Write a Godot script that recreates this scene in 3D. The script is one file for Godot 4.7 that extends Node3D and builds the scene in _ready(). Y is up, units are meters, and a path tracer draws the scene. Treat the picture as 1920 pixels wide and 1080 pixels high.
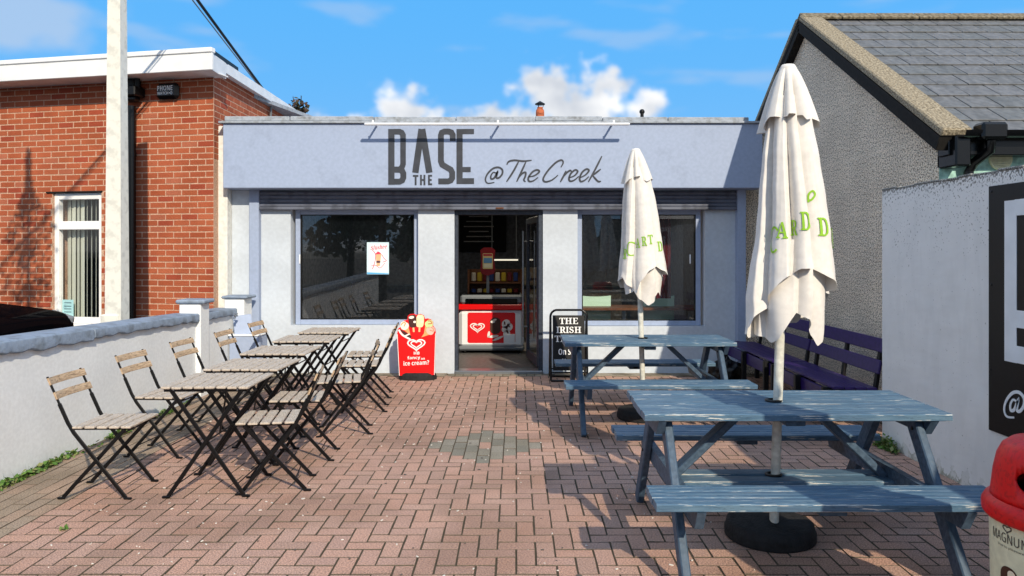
extends Node3D

# ---------------------------------------------------------------- mesh collector
class MB:
	var v := PackedVector3Array()
	var n := PackedVector3Array()
	var uv := PackedVector2Array()
	var c := PackedColorArray()
	var col := Color(1, 1, 1)
	var xf := Transform3D()
	var uvo := Vector2.ZERO

	func raw(a: Vector3, b: Vector3, d: Vector3, na: Vector3, nb: Vector3, nd: Vector3, ua: Vector2, ub: Vector2, ud: Vector2) -> void:
		v.append(a); v.append(d); v.append(b)
		n.append(na); n.append(nd); n.append(nb)
		uv.append(ua); uv.append(ud); uv.append(ub)
		c.append(col); c.append(col); c.append(col)

	# a, b, d run anticlockwise seen from outside
	func tri(a: Vector3, b: Vector3, d: Vector3, ua := Vector2.ZERO, ub := Vector2.ZERO, ud := Vector2.ZERO) -> void:
		a = xf * a; b = xf * b; d = xf * d
		var nn := (b - a).cross(d - a)
		if nn.length_squared() < 1e-18:
			return
		nn = nn.normalized()
		raw(a, b, d, nn, nn, nn, ua + uvo, ub + uvo, ud + uvo)

	func quad(a: Vector3, b: Vector3, d: Vector3, e: Vector3, ua := Vector2(0, 0), ub := Vector2(1, 0), ud := Vector2(1, 1), ue := Vector2(0, 1)) -> void:
		tri(a, b, d, ua, ub, ud)
		tri(a, d, e, ua, ud, ue)

	func otri(a: Vector3, b: Vector3, d: Vector3, out: Vector3, ua: Vector2, ub: Vector2, ud: Vector2) -> void:
		if (b - a).cross(d - a).dot(out) >= 0.0:
			tri(a, b, d, ua, ub, ud)
		else:
			tri(a, d, b, ua, ud, ub)

	func oquad(p: Array, out: Vector3, u: Array) -> void:
		otri(p[0], p[1], p[2], out, u[0], u[1], u[2])
		otri(p[0], p[2], p[3], out, u[0], u[2], u[3])

	static func face_uv(p: Vector3, axis: int, size: Vector3) -> Vector2:
		var j := (axis + 1) % 3
		var k := (axis + 2) % 3
		if size[j] >= size[k]:
			return Vector2(p[j], p[k])
		return Vector2(p[k], p[j])

	# box with chamfered edges; axes of basis b
	func box(center: Vector3, size: Vector3, bev := 0.0, b := Basis()) -> void:
		var keep := xf
		xf = xf * Transform3D(b, center)
		var h := size * 0.5
		bev = minf(bev, minf(h.x, minf(h.y, h.z)) * 0.9)
		for i in 3:
			var j := (i + 1) % 3
			var k := (i + 2) % 3
			for s in [-1.0, 1.0]:
				var ps := []
				var us := []
				for q in [[-1, -1], [1, -1], [1, 1], [-1, 1]]:
					var p := Vector3.ZERO
					p[i] = s * h[i]
					p[j] = q[0] * (h[j] - bev)
					p[k] = q[1] * (h[k] - bev)
					ps.append(p)
					us.append(face_uv(p, i, size))
				var o := Vector3.ZERO
				o[i] = s
				oquad(ps, o, us)
		if bev > 0.0:
			for i in 3:
				var j := (i + 1) % 3
				var k := (i + 2) % 3
				for sj in [-1.0, 1.0]:
					for sk in [-1.0, 1.0]:
						var ps := []
						var us := []
						for q in [[-1.0, 0], [1.0, 0], [1.0, 1], [-1.0, 1]]:
							var p := Vector3.ZERO
							p[i] = q[0] * (h[i] - bev)
							p[j] = sj * (h[j] - (bev if q[1] == 1 else 0.0))
							p[k] = sk * (h[k] - (0.0 if q[1] == 1 else bev))
							ps.append(p)
							us.append(face_uv(p, j, size))
						var o := Vector3.ZERO
						o[j] = sj
						o[k] = sk
						oquad(ps, o, us)
			for sx in [-1.0, 1.0]:
				for sy in [-1.0, 1.0]:
					for sz in [-1.0, 1.0]:
						var a := Vector3(sx * h.x, sy * (h.y - bev), sz * (h.z - bev))
						var bb := Vector3(sx * (h.x - bev), sy * h.y, sz * (h.z - bev))
						var d := Vector3(sx * (h.x - bev), sy * (h.y - bev), sz * h.z)
						otri(a, bb, d, Vector3(sx, sy, sz), face_uv(a, 0, size), face_uv(bb, 0, size), face_uv(d, 0, size))
		xf = keep

	# box between two corners
	func span(a: Vector3, b: Vector3, bev := 0.0) -> void:
		box((a + b) * 0.5, (b - a).abs(), bev)

	# plank along x with texture v running 0..1 across its width (z), for paint worn at the edges
	func plank(center: Vector3, size: Vector3, bev: float, b := Basis()) -> void:
		var keep := xf
		xf = xf * Transform3D(b, center)
		var start := v.size()
		box(Vector3.ZERO, size, bev)
		var inv := xf.affine_inverse()
		for i in range(start, v.size()):
			var p := inv * v[i]
			var nl := inv.basis * n[i]
			uv[i] = Vector2(p.x + uvo.x, p.z / size.z + 0.5)
			if absf(nl.z) > 0.8:
				uv[i].y = 0.015 + 0.17 * (0.5 - p.y / size.y)
		xf = keep

	# reeded decking board along x: rounded edges and shallow grooves along its length
	func reeded(center: Vector3, size: Vector3) -> void:
		var keep := xf
		xf = xf * Transform3D(Basis(), center)
		var hx := size.x * 0.5
		var hy := size.y * 0.5
		var hz := size.z * 0.5
		var prof := [Vector2(-hz, -hy + 0.003), Vector2(-hz, hy - 0.006), Vector2(-hz + 0.006, hy)]
		var nr := maxi(2, int(size.z / 0.036))
		for k in range(1, nr):
			var z := -hz + size.z * k / nr
			prof.append_array([Vector2(z - 0.004, hy), Vector2(z - 0.0012, hy - 0.003), Vector2(z + 0.0012, hy - 0.003), Vector2(z + 0.004, hy)])
		prof.append_array([Vector2(hz - 0.006, hy), Vector2(hz, hy - 0.006), Vector2(hz, -hy + 0.003), Vector2(hz - 0.003, -hy), Vector2(-hz + 0.003, -hy)])
		var ends := PackedVector2Array()
		for q in prof:
			ends.append(q)
		for k in prof.size():
			var a: Vector2 = prof[k]
			var b: Vector2 = prof[(k + 1) % prof.size()]
			var va := a.x / size.z + 0.5
			var vb := b.x / size.z + 0.5
			if absf(b.x - a.x) < 0.0001:
				va = 0.015 + 0.17 * (0.5 - a.y / size.y)
				vb = 0.015 + 0.17 * (0.5 - b.y / size.y)
			quad(Vector3(-hx, a.y, a.x), Vector3(-hx, b.y, b.x), Vector3(hx, b.y, b.x), Vector3(hx, a.y, a.x), Vector2(-hx, va), Vector2(-hx, vb), Vector2(hx, vb), Vector2(hx, va))
		var ids := Geometry2D.triangulate_polygon(ends)
		for t in range(0, ids.size(), 3):
			for s in [-1.0, 1.0]:
				var p := []
				var u := []
				for e in 3:
					var q := ends[ids[t + e]]
					p.append(Vector3(s * hx, q.y, q.x))
					u.append(Vector2(s * hx + q.y, q.x / size.z + 0.5))
				otri(p[0], p[1], p[2], Vector3(s, 0, 0), u[0], u[1], u[2])
		xf = keep

	# bar of rectangular section from a to b; w across (side direction), t thick
	func bar(a: Vector3, b: Vector3, w: float, t: float, side := Vector3(0, 0, 1), bev := 0.0) -> void:
		var d := (b - a).normalized()
		var s := (side - d * side.dot(d)).normalized()
		var u := s.cross(d).normalized()
		box((a + b) * 0.5, Vector3(a.distance_to(b), t, w), bev, Basis(d, u * -1.0 if d.cross(u).dot(s) < 0.0 else u, s))

	# smooth sheet through rows of points
	func grid(rows: Array, closed := false, flip := false, uvscale := Vector2(1, 1)) -> void:
		var m: int = rows.size()
		var k: int = rows[0].size()
		var nm := []
		for i in m:
			var line := PackedVector3Array()
			for j in k:
				var l := j - 1
				var r := j + 1
				if closed:
					l = (l + k) % k
					r = r % k
				else:
					l = maxi(l, 0)
					r = mini(r, k - 1)
				var du: Vector3 = rows[i][r] - rows[i][l]
				var dv: Vector3 = rows[mini(i + 1, m - 1)][j] - rows[maxi(i - 1, 0)][j]
				var q := du.cross(dv)
				if q.length_squared() < 1e-20:
					q = Vector3.UP
				line.append((q if not flip else -q).normalized())
			nm.append(line)
		var cols := k if closed else k - 1
		for i in m - 1:
			for j in cols:
				var r := (j + 1) % k
				var a: Vector3 = xf * rows[i][j]
				var b: Vector3 = xf * rows[i][r]
				var d: Vector3 = xf * rows[i + 1][r]
				var e: Vector3 = xf * rows[i + 1][j]
				var na: Vector3 = (xf.basis * nm[i][j]).normalized()
				var nb: Vector3 = (xf.basis * nm[i][r]).normalized()
				var nd: Vector3 = (xf.basis * nm[i + 1][r]).normalized()
				var ne: Vector3 = (xf.basis * nm[i + 1][j]).normalized()
				var u0 := Vector2(float(j) / cols, float(i) / (m - 1)) * uvscale
				var u1 := Vector2(float(j + 1) / cols, float(i) / (m - 1)) * uvscale
				var u2 := Vector2(float(j + 1) / cols, float(i + 1) / (m - 1)) * uvscale
				var u3 := Vector2(float(j) / cols, float(i + 1) / (m - 1)) * uvscale
				if flip:
					raw(a, d, b, na, nd, nb, u0, u2, u1)
					raw(a, e, d, na, ne, nd, u0, u3, u2)
				else:
					raw(a, b, d, na, nb, nd, u0, u1, u2)
					raw(a, d, e, na, nd, ne, u0, u2, u3)

	func tube(path: Array, radius: float, segs := 8, caps := true, radius2 := -1.0) -> void:
		var rows := []
		var side := Vector3.ZERO
		for i in path.size():
			var d: Vector3 = (path[mini(i + 1, path.size() - 1)] - path[maxi(i - 1, 0)]).normalized()
			if i == 0:
				side = d.cross(Vector3(0.31, 0.77, 0.55)).normalized()
			side = (side - d * side.dot(d)).normalized()
			var up := d.cross(side)
			var r := radius if radius2 < 0.0 else lerpf(radius, radius2, float(i) / (path.size() - 1))
			var line := PackedVector3Array()
			for s in segs:
				var a := TAU * s / segs
				line.append(path[i] + (side * cos(a) + up * sin(a)) * r)
			rows.append(line)
		grid(rows, true, false)
		if caps:
			for e in [0, path.size() - 1]:
				var d: Vector3 = path[0] - path[1] if e == 0 else path[e] - path[e - 1]
				for s in range(1, segs - 1):
					otri(rows[e][0], rows[e][s], rows[e][s + 1], d, Vector2.ZERO, Vector2.ZERO, Vector2.ZERO)

	# profile of (radius, height) turned about y
	func lathe(profile: Array, segs := 24, arc0 := 0.0, arc1 := TAU) -> void:
		var rows := []
		var whole := arc1 - arc0 > TAU - 0.001
		for p in profile:
			var line := PackedVector3Array()
			for s in (segs if whole else segs + 1):
				var a := arc0 + (arc1 - arc0) * s / segs
				line.append(Vector3(p[0] * sin(a), p[1], p[0] * cos(a)))
			rows.append(line)
		grid(rows, whole, false)

	# outline in the xy plane, drawn forwards from z 0 to depth
	func prism(pts: PackedVector2Array, depth: float, back := true) -> void:
		var ids := Geometry2D.triangulate_polygon(pts)
		for t in range(0, ids.size(), 3):
			var a := pts[ids[t]]
			var b := pts[ids[t + 1]]
			var d := pts[ids[t + 2]]
			otri(Vector3(a.x, a.y, depth), Vector3(b.x, b.y, depth), Vector3(d.x, d.y, depth), Vector3(0, 0, 1), a, b, d)
			if back:
				otri(Vector3(a.x, a.y, 0), Vector3(b.x, b.y, 0), Vector3(d.x, d.y, 0), Vector3(0, 0, -1), a, b, d)
		var area := 0.0
		for i in pts.size():
			area += pts[i].cross(pts[(i + 1) % pts.size()])
		for i in pts.size():
			var a := pts[i]
			var b := pts[(i + 1) % pts.size()]
			if area < 0.0:
				var sw := a
				a = b
				b = sw
			var l := a.distance_to(b)
			quad(Vector3(a.x, a.y, 0), Vector3(b.x, b.y, 0), Vector3(b.x, b.y, depth), Vector3(a.x, a.y, depth), Vector2(0, 0), Vector2(l, 0), Vector2(l, depth), Vector2(0, depth))

	# flat print: 2D triangles carried to 3D by a mapping (point, lift) -> Vector3
	func ptri(a: Vector2, b: Vector2, d: Vector2, m: Callable, lift: float, most := 99.0) -> void:
		var la := a.distance_to(b)
		var lb := b.distance_to(d)
		var ld := d.distance_to(a)
		if maxf(la, maxf(lb, ld)) > most:
			if la >= lb and la >= ld:
				var h := (a + b) * 0.5
				ptri(a, h, d, m, lift, most); ptri(h, b, d, m, lift, most)
			elif lb >= ld:
				var h := (b + d) * 0.5
				ptri(a, b, h, m, lift, most); ptri(a, h, d, m, lift, most)
			else:
				var h := (d + a) * 0.5
				ptri(a, b, h, m, lift, most); ptri(h, b, d, m, lift, most)
			return
		if (b - a).cross(d - a) < 0.0:
			var sw := b
			b = d
			d = sw
		tri(m.call(a, lift), m.call(b, lift), m.call(d, lift), a, b, d)

	func poly(pts: PackedVector2Array, m: Callable, lift: float, most := 99.0) -> void:
		var ids := Geometry2D.triangulate_polygon(pts)
		for t in range(0, ids.size(), 3):
			ptri(pts[ids[t]], pts[ids[t + 1]], pts[ids[t + 2]], m, lift, most)

	func ellipse(center: Vector2, r: Vector2, m: Callable, lift: float, turn := 0.0, segs := 20) -> void:
		var pts := PackedVector2Array()
		for s in segs:
			pts.append(center + Vector2(cos(TAU * s / segs) * r.x, sin(TAU * s / segs) * r.y).rotated(turn))
		poly(pts, m, lift)

	func rrect(center: Vector2, size: Vector2, rad: float, m: Callable, lift: float, most := 99.0) -> void:
		var pts := PackedVector2Array()
		for q in [[1, 1, 0.0], [-1, 1, PI / 2], [-1, -1, PI], [1, -1, PI * 1.5]]:
			for s in 6:
				var a: float = q[2] + PI / 2 * s / 5.0
				pts.append(center + Vector2(q[0] * (size.x / 2 - rad), q[1] * (size.y / 2 - rad)) + Vector2(cos(a), sin(a)) * rad)
		poly(pts, m, lift, most)

	# a stroke of given width through points (smoothed when asked), with thickness when depth > 0
	func stroke(pts: Array, width: float, m: Callable, lift: float, smooth := true, depth := 0.0, taper := 0.0) -> void:
		var p := []
		if smooth and pts.size() > 2:
			for i in pts.size() - 1:
				var p0: Vector2 = pts[maxi(i - 1, 0)]
				var p1: Vector2 = pts[i]
				var p2: Vector2 = pts[i + 1]
				var p3: Vector2 = pts[mini(i + 2, pts.size() - 1)]
				for s in 5:
					p.append(p1.cubic_interpolate(p2, p0, p3, s / 5.0))
			p.append(pts[-1])
		else:
			p = pts
		var l := []
		var r := []
		for i in p.size():
			var d0: Vector2 = (p[i] - p[maxi(i - 1, 0)]).normalized()
			var d1: Vector2 = (p[mini(i + 1, p.size() - 1)] - p[i]).normalized()
			if i == 0:
				d0 = d1
			if i == p.size() - 1:
				d1 = d0
			var d := (d0 + d1).normalized()
			var miter := 1.0 / maxf(0.5, sqrt(maxf(0.0, (1.0 + d0.dot(d1)) * 0.5)))
			var w := width * 0.5 * miter
			if taper > 0.0:
				var e := minf(i, p.size() - 1 - i) / (p.size() * 0.25)
				w *= lerpf(1.0 - taper, 1.0, clampf(e, 0.0, 1.0))
			var nrm := Vector2(-d.y, d.x) * w
			l.append(p[i] + nrm)
			r.append(p[i] - nrm)
		for i in p.size() - 1:
			ptri(r[i], r[i + 1], l[i + 1], m, lift)
			ptri(r[i], l[i + 1], l[i], m, lift)
			if depth > 0.0:
				for e in [l, r]:
					var a: Vector3 = m.call(e[i], lift)
					var b: Vector3 = m.call(e[i + 1], lift)
					var a2: Vector3 = m.call(e[i], lift - depth)
					var b2: Vector3 = m.call(e[i + 1], lift - depth)
					var mid: Vector3 = m.call((r[i] + l[i]) * 0.5, lift)
					oquad([a, b, b2, a2], a - mid, [Vector2.ZERO, Vector2.ZERO, Vector2.ZERO, Vector2.ZERO])

	# lettering: glyph triangles fitted to a box of given width and height about a centre
	func text(word: String, font: Font, center: Vector2, size: Vector2, m: Callable, lift: float, slant := 0.0, turn := 0.0, most := 99.0) -> void:
		var t := TextMesh.new()
		t.text = word
		t.font = font
		t.font_size = 48
		t.depth = 0.0
		t.pixel_size = 0.01
		var arr := t.get_mesh_arrays() if t.get_surface_count() == 0 else t.surface_get_arrays(0)
		var pts: PackedVector3Array = arr[Mesh.ARRAY_VERTEX]
		var ids: PackedInt32Array = arr[Mesh.ARRAY_INDEX] if arr[Mesh.ARRAY_INDEX] != null else PackedInt32Array(range(pts.size()))
		if pts.is_empty():
			return
		var lo := Vector2(pts[0].x, pts[0].y)
		var hi := lo
		for p in pts:
			lo = lo.min(Vector2(p.x, p.y))
			hi = hi.max(Vector2(p.x, p.y))
		var flat := PackedVector2Array()
		for p in pts:
			var q := (Vector2(p.x, p.y) - (lo + hi) * 0.5) / (hi - lo) * size
			q.x += q.y * slant
			flat.append(center + q.rotated(turn))
		for i in range(0, ids.size(), 3):
			ptri(flat[ids[i]], flat[ids[i + 1]], flat[ids[i + 2]], m, lift, most)

	func add(o: MB, t: Transform3D) -> void:
		for i in o.v.size():
			v.append(t * o.v[i])
			n.append((t.basis * o.n[i]).normalized())
			uv.append(o.uv[i])
			c.append(o.c[i])

	func mesh() -> ArrayMesh:
		var a := []
		a.resize(Mesh.ARRAY_MAX)
		a[Mesh.ARRAY_VERTEX] = v
		a[Mesh.ARRAY_NORMAL] = n
		a[Mesh.ARRAY_TEX_UV] = uv
		a[Mesh.ARRAY_COLOR] = c
		var m := ArrayMesh.new()
		m.add_surface_from_arrays(Mesh.PRIMITIVE_TRIANGLES, a)
		return m

# ---------------------------------------------------------------- scene helpers
var M := {}
var taken := {}
var rng := RandomNumberGenerator.new()
var sans_bold: SystemFont
var sans: SystemFont
var serif_bold: SystemFont

func numbered(called: String) -> String:
	var k: int = taken.get(called, 0)
	taken[called] = k + 1
	return called if k == 0 else "%s_%03d" % [called, k]

func tag(o: Node3D, label: String, category: String, group := "") -> void:
	o.set_meta("label", label)
	o.set_meta("category", category)
	if group != "":
		o.set_meta("group", group)

func thing(called: String, label: String, category: String, at := Vector3.ZERO, turn := 0.0, group := "") -> Node3D:
	var o := Node3D.new()
	o.name = numbered(called)
	add_child(o)
	o.position = at
	o.rotation.y = turn
	tag(o, label, category, group)
	return o

func part(mb: MB, called: String, m: Material, parent: Node3D, label := "") -> MeshInstance3D:
	var o := MeshInstance3D.new()
	o.name = called
	o.mesh = mb.mesh()
	o.material_override = m
	parent.add_child(o, true)
	if label != "":
		o.set_meta("label", label)
	return o

func piece(mesh: Mesh, called: String, m: Material, parent: Node3D, t: Transform3D) -> MeshInstance3D:
	var o := MeshInstance3D.new()
	o.name = called
	o.mesh = mesh
	o.material_override = m
	o.transform = t
	parent.add_child(o, true)
	return o

func holder(called: String, parent: Node3D) -> Node3D:
	var o := Node3D.new()
	o.name = called
	parent.add_child(o, true)
	return o

func single(mb: MB, called: String, m: Material, label: String, category: String, group := "") -> MeshInstance3D:
	var o := part(mb, numbered(called), m, self)
	tag(o, label, category, group)
	return o

func struct(mb: MB, called: String, m: Material, label := "") -> MeshInstance3D:
	var o := part(mb, numbered(called), m, self)
	o.set_meta("kind", "structure")
	if label != "":
		o.set_meta("label", label)
	return o

func flatmap(origin: Vector3, ux: Vector3, uy: Vector3) -> Callable:
	var nz := ux.cross(uy).normalized()
	return func(p: Vector2, lift: float) -> Vector3: return origin + ux * p.x + uy * p.y + nz * lift

# ---------------------------------------------------------------- textures and materials
func ntex(sd: int, freq: float, oct: int, lo: Color, hi: Color, type := FastNoiseLite.TYPE_SIMPLEX_SMOOTH, size := 512, p0 := 0.2, p1 := 0.8) -> NoiseTexture2D:
	var f := FastNoiseLite.new()
	f.seed = sd
	f.noise_type = type
	f.frequency = freq
	f.fractal_octaves = oct
	var t := NoiseTexture2D.new()
	t.width = size
	t.height = size
	t.seamless = true
	t.noise = f
	var g := Gradient.new()
	g.offsets = PackedFloat32Array([p0, p1])
	g.colors = PackedColorArray([lo, hi])
	t.color_ramp = g
	return t

func g(x: float) -> Color:
	return Color(x, x, x)

func mat(color: Color, rough: float, tex: Texture2D = null, scale := 1.0, bump: Texture2D = null, bump_cm := 0.0, world := true) -> StandardMaterial3D:
	var m := StandardMaterial3D.new()
	m.albedo_color = color
	m.roughness = rough
	m.metallic_specular = 0.4
	if tex or bump:
		m.uv1_triplanar = true
		m.uv1_world_triplanar = world
		m.uv1_scale = Vector3.ONE * scale
	if tex:
		m.albedo_texture = tex
	if bump:
		m.heightmap_enabled = true
		m.heightmap_texture = bump
		m.heightmap_scale = bump_cm
	return m

func coarse(m: StandardMaterial3D, tex: Texture2D, scale: float) -> StandardMaterial3D:
	m.detail_enabled = true
	m.detail_blend_mode = BaseMaterial3D.BLEND_MODE_MUL
	m.detail_albedo = tex
	m.detail_uv_layer = BaseMaterial3D.DETAIL_UV_2
	m.uv2_triplanar = true
	m.uv2_world_triplanar = true
	m.uv2_scale = Vector3.ONE * scale
	return m

func vcol(m: StandardMaterial3D) -> StandardMaterial3D:
	m.vertex_color_use_as_albedo = true
	return m

func painted(w: int, h: int, f: Callable) -> ImageTexture:
	var im := Image.create(w, h, false, Image.FORMAT_RGB8)
	for y in h:
		for x in w:
			im.set_pixel(x, y, f.call(float(x) / w, float(y) / h))
	return ImageTexture.create_from_image(im)

func make_materials() -> void:
	var fine := ntex(3, 0.02, 5, g(0.80), g(1.0))
	var blot := ntex(5, 0.006, 4, g(0.80), g(1.0))
	var stain := ntex(9, 0.008, 6, g(0.72), g(1.0), FastNoiseLite.TYPE_SIMPLEX_SMOOTH, 512, 0.15, 0.5)
	var rough_h := ntex(11, 0.03, 5, g(0.0), g(1.0))
	var lumps := ntex(13, 0.02, 3, g(0.0), g(1.0))
	var cellh := ntex(17, 0.055, 2, g(0.0), g(1.0), FastNoiseLite.TYPE_SIMPLEX_SMOOTH, 512, 0.32, 0.68)
	var pebc := ntex(17, 0.055, 2, Color(0.55, 0.535, 0.51), Color(1.0, 1.0, 1.0), FastNoiseLite.TYPE_SIMPLEX_SMOOTH, 512, 0.26, 0.50)
	var specks := ntex(23, 0.12, 2, g(0.62), g(1.0), FastNoiseLite.TYPE_SIMPLEX, 512, 0.2, 0.42)
	var paverc := ntex(29, 0.05, 5, g(0.74), Color(1.0, 1.0, 1.0), FastNoiseLite.TYPE_SIMPLEX, 512, 0.2, 0.65)
	var lichen := ntex(31, 0.03, 5, Color(0.66, 0.63, 0.57), Color(1.0, 0.98, 0.93), FastNoiseLite.TYPE_SIMPLEX, 512, 0.3, 0.7)
	var grime := ntex(37, 0.004, 5, Color(0.70, 0.68, 0.64), Color(1, 1, 1), FastNoiseLite.TYPE_SIMPLEX, 512, 0.2, 0.55)
	M.fine = fine
	# rendered and painted masonry
	M.render_white = coarse(mat(Color(0.92, 0.935, 0.945), 0.85, fine, 2.2, lumps, 0.05), ntex(45, 0.006, 4, g(0.965), g(1.0)), 0.35)
	M.render_white.albedo_texture = ntex(41, 0.02, 5, g(0.965), g(1.0))
	M.shop_wall = coarse(mat(Color(0.785, 0.82, 0.86), 0.8, ntex(43, 0.02, 5, g(0.965), g(1.0)), 1.3, lumps, 0.06), ntex(45, 0.006, 4, g(0.95), g(1.0)), 0.3)
	M.pier_white = mat(Color(0.90, 0.90, 0.88), 0.8, ntex(47, 0.02, 5, g(0.92), g(1.0)), 1.1, lumps, 0.2)
	M.bluegrey = coarse(mat(Color(0.61, 0.665, 0.77), 0.6, ntex(49, 0.02, 5, g(0.965), g(1.0)), 1.5), ntex(51, 0.010, 5, g(0.97), g(1.0), FastNoiseLite.TYPE_SIMPLEX_SMOOTH, 512, 0.12, 0.30), 0.55)
	M.coping_paint = coarse(mat(Color(0.54, 0.60, 0.68), 0.75, ntex(9, 0.02, 6, g(0.92), g(1.0), FastNoiseLite.TYPE_SIMPLEX_SMOOTH, 512, 0.15, 0.5), 1.5, rough_h, 0.15), ntex(37, 0.01, 5, Color(0.86, 0.85, 0.83), Color(1, 1, 1), FastNoiseLite.TYPE_SIMPLEX, 512, 0.2, 0.55), 0.8)
	M.roof_felt = coarse(mat(Color(0.62, 0.65, 0.69), 0.8, ntex(9, 0.02, 6, g(0.88), g(1.0), FastNoiseLite.TYPE_SIMPLEX_SMOOTH, 512, 0.15, 0.5), 1.2, rough_h, 0.2), ntex(37, 0.012, 5, Color(0.88, 0.87, 0.85), Color(1, 1, 1), FastNoiseLite.TYPE_SIMPLEX, 512, 0.2, 0.5), 0.9)
	M.shutter = mat(Color(0.40, 0.42, 0.48), 0.5, stain, 0.9)
	M.frame_dark = mat(Color(0.24, 0.27, 0.32), 0.45, fine, 2.0)
	M.letter = mat(Color(0.235, 0.25, 0.285), 0.5, ntex(53, 0.01, 4, g(0.88), g(1.0)), 1.0)
	M.pebble = coarse(mat(Color(0.985, 0.925, 0.845), 0.95, pebc, 1.8, cellh, 0.7), ntex(55, 0.006, 4, g(0.94), g(1.0)), 0.35)
	M.wall_white = mat(Color(0.83, 0.83, 0.84), 0.85, ntex(57, 0.02, 5, g(0.93), g(1.0)), 1.4, lumps, 0.5)
	M.mint = mat(Color(0.66, 0.83, 0.79), 0.8, fine, 1.5, lumps, 0.2)
	M.mortar = mat(Color(0.84, 0.69, 0.59), 0.95, fine, 3.0, rough_h, 0.3)
	M.brick = vcol(coarse(mat(Color(1, 1, 1), 0.9, ntex(59, 0.06, 4, g(0.86), g(1.0), FastNoiseLite.TYPE_SIMPLEX, 512, 0.2, 0.7), 3.0, rough_h, 0.25), ntex(61, 0.006, 4, Color(0.90, 0.88, 0.87), Color(1, 1, 1)), 0.5))
	M.paver = vcol(coarse(mat(Color(1, 1, 1), 0.92, paverc, 3.2, rough_h, 0.22), ntex(63, 0.005, 5, Color(0.88, 0.875, 0.86), Color(1, 1, 1), FastNoiseLite.TYPE_SIMPLEX_SMOOTH, 512, 0.2, 0.6), 0.3))
	M.sand = mat(Color(0.36, 0.315, 0.25), 0.98, specks, 5.0, rough_h, 0.6)
	M.asphalt = coarse(mat(Color(0.27, 0.27, 0.28), 0.95, specks, 2.0, rough_h, 0.5), blot, 0.1)
	M.concrete = coarse(mat(Color(0.62, 0.58, 0.52), 0.95, specks, 1.5, rough_h, 0.4), grime, 0.8)
	M.slate = vcol(coarse(mat(Color(1, 1, 1), 0.6, fine, 1.3, rough_h, 0.1), ntex(37, 0.006, 5, Color(0.90, 0.90, 0.89), Color(1, 1, 1), FastNoiseLite.TYPE_SIMPLEX, 512, 0.2, 0.55), 0.7))
	M.lichen = mat(Color(0.66, 0.63, 0.575), 0.95, lichen, 2.4, rough_h, 0.4)
	M.ridge = mat(Color(0.56, 0.53, 0.47), 0.95, lichen, 1.1, rough_h, 0.6)
	M.soffit = mat(Color(0.13, 0.12, 0.11), 0.9, fine, 2.0)
	M.white_trim = mat(Color(0.92, 0.93, 0.94), 0.4, ntex(65, 0.01, 4, g(0.95), g(1.0)), 0.7)
	M.upvc = mat(Color(0.93, 0.93, 0.93), 0.3)
	M.black_gloss = mat(Color(0.035, 0.04, 0.05), 0.25)
	M.black_plastic = mat(Color(0.05, 0.052, 0.06), 0.45, fine, 3.0)
	M.pole_paint = mat(Color(0.86, 0.86, 0.83), 0.55, ntex(67, 0.015, 5, g(0.92), g(1.0), FastNoiseLite.TYPE_SIMPLEX_SMOOTH, 512, 0.2, 0.5), 1.0)
	M.white_metal = mat(Color(0.90, 0.91, 0.93), 0.35)
	M.steel = mat(Color(0.62, 0.64, 0.66), 0.35)
	M.steel.metallic = 0.9
	M.chair_iron = mat(Color(0.035, 0.035, 0.045), 0.38, fine, 4.0)
	M.canvas = mat(Color(0.885, 0.87, 0.85), 0.9, ntex(69, 0.02, 5, g(0.95), g(1.0)), 2.0, ntex(71, 0.3, 1, g(0), g(1)), 0.03, false)
	M.canvas.backlight_enabled = true
	M.canvas.backlight = Color(0.30, 0.28, 0.25)
	M.umbrella_pole = mat(Color(0.86, 0.86, 0.82), 0.5, ntex(73, 0.02, 4, g(0.86), g(1.0)), 2.0, null, 0.0, false)
	M.green_print = mat(Color(0.55, 0.74, 0.22), 0.9)
	M.tyre_black = mat(Color(0.15, 0.15, 0.155), 0.8, stain, 3.0, rough_h, 0.3, false)
	M.purple = mat(Color(0.20, 0.125, 0.38), 0.4, ntex(75, 0.02, 5, g(0.80), g(1.0)), 2.0)
	M.black_iron = mat(Color(0.04, 0.04, 0.05), 0.5)
	M.bin_red = mat(Color(0.82, 0.035, 0.05), 0.38, ntex(77, 0.03, 5, g(0.82), g(1.0), FastNoiseLite.TYPE_SIMPLEX, 512, 0.2, 0.45), 2.0, null, 0.0, false)
	M.bin_cream = mat(Color(0.86, 0.85, 0.72), 0.4, ntex(79, 0.02, 4, g(0.93), g(1.0)), 2.0, null, 0.0, false)
	M.print = vcol(mat(Color(1, 1, 1), 0.45))
	M.board_red = mat(Color(0.85, 0.03, 0.04), 0.4)
	M.freezer_white = mat(Color(0.88, 0.89, 0.90), 0.3)
	M.freezer_red = mat(Color(0.82, 0.03, 0.04), 0.3)
	M.grey_plastic = mat(Color(0.42, 0.44, 0.46), 0.4)
	M.interior_wall = mat(Color(0.40, 0.41, 0.44), 0.9, fine, 1.0)
	M.interior_floor = mat(Color(0.40, 0.39, 0.38), 0.5, fine, 1.5)
	M.interior_ceiling = mat(Color(0.60, 0.60, 0.60), 0.9)
	M.blackboard = mat(Color(0.05, 0.055, 0.07), 0.8)
	M.counter = mat(Color(0.62, 0.58, 0.50), 0.5, fine, 1.5)
	M.warm_wood = mat(Color(0.42, 0.26, 0.15), 0.5, fine, 2.0)
	M.mint_plastic = mat(Color(0.74, 0.88, 0.80), 0.35)
	M.car_paint = mat(Color(0.03, 0.03, 0.045), 0.6)
	M.car_paint.specular_mode = BaseMaterial3D.SPECULAR_DISABLED
	M.car_paint.clearcoat_enabled = true
	M.car_paint.clearcoat = 0.05
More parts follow.
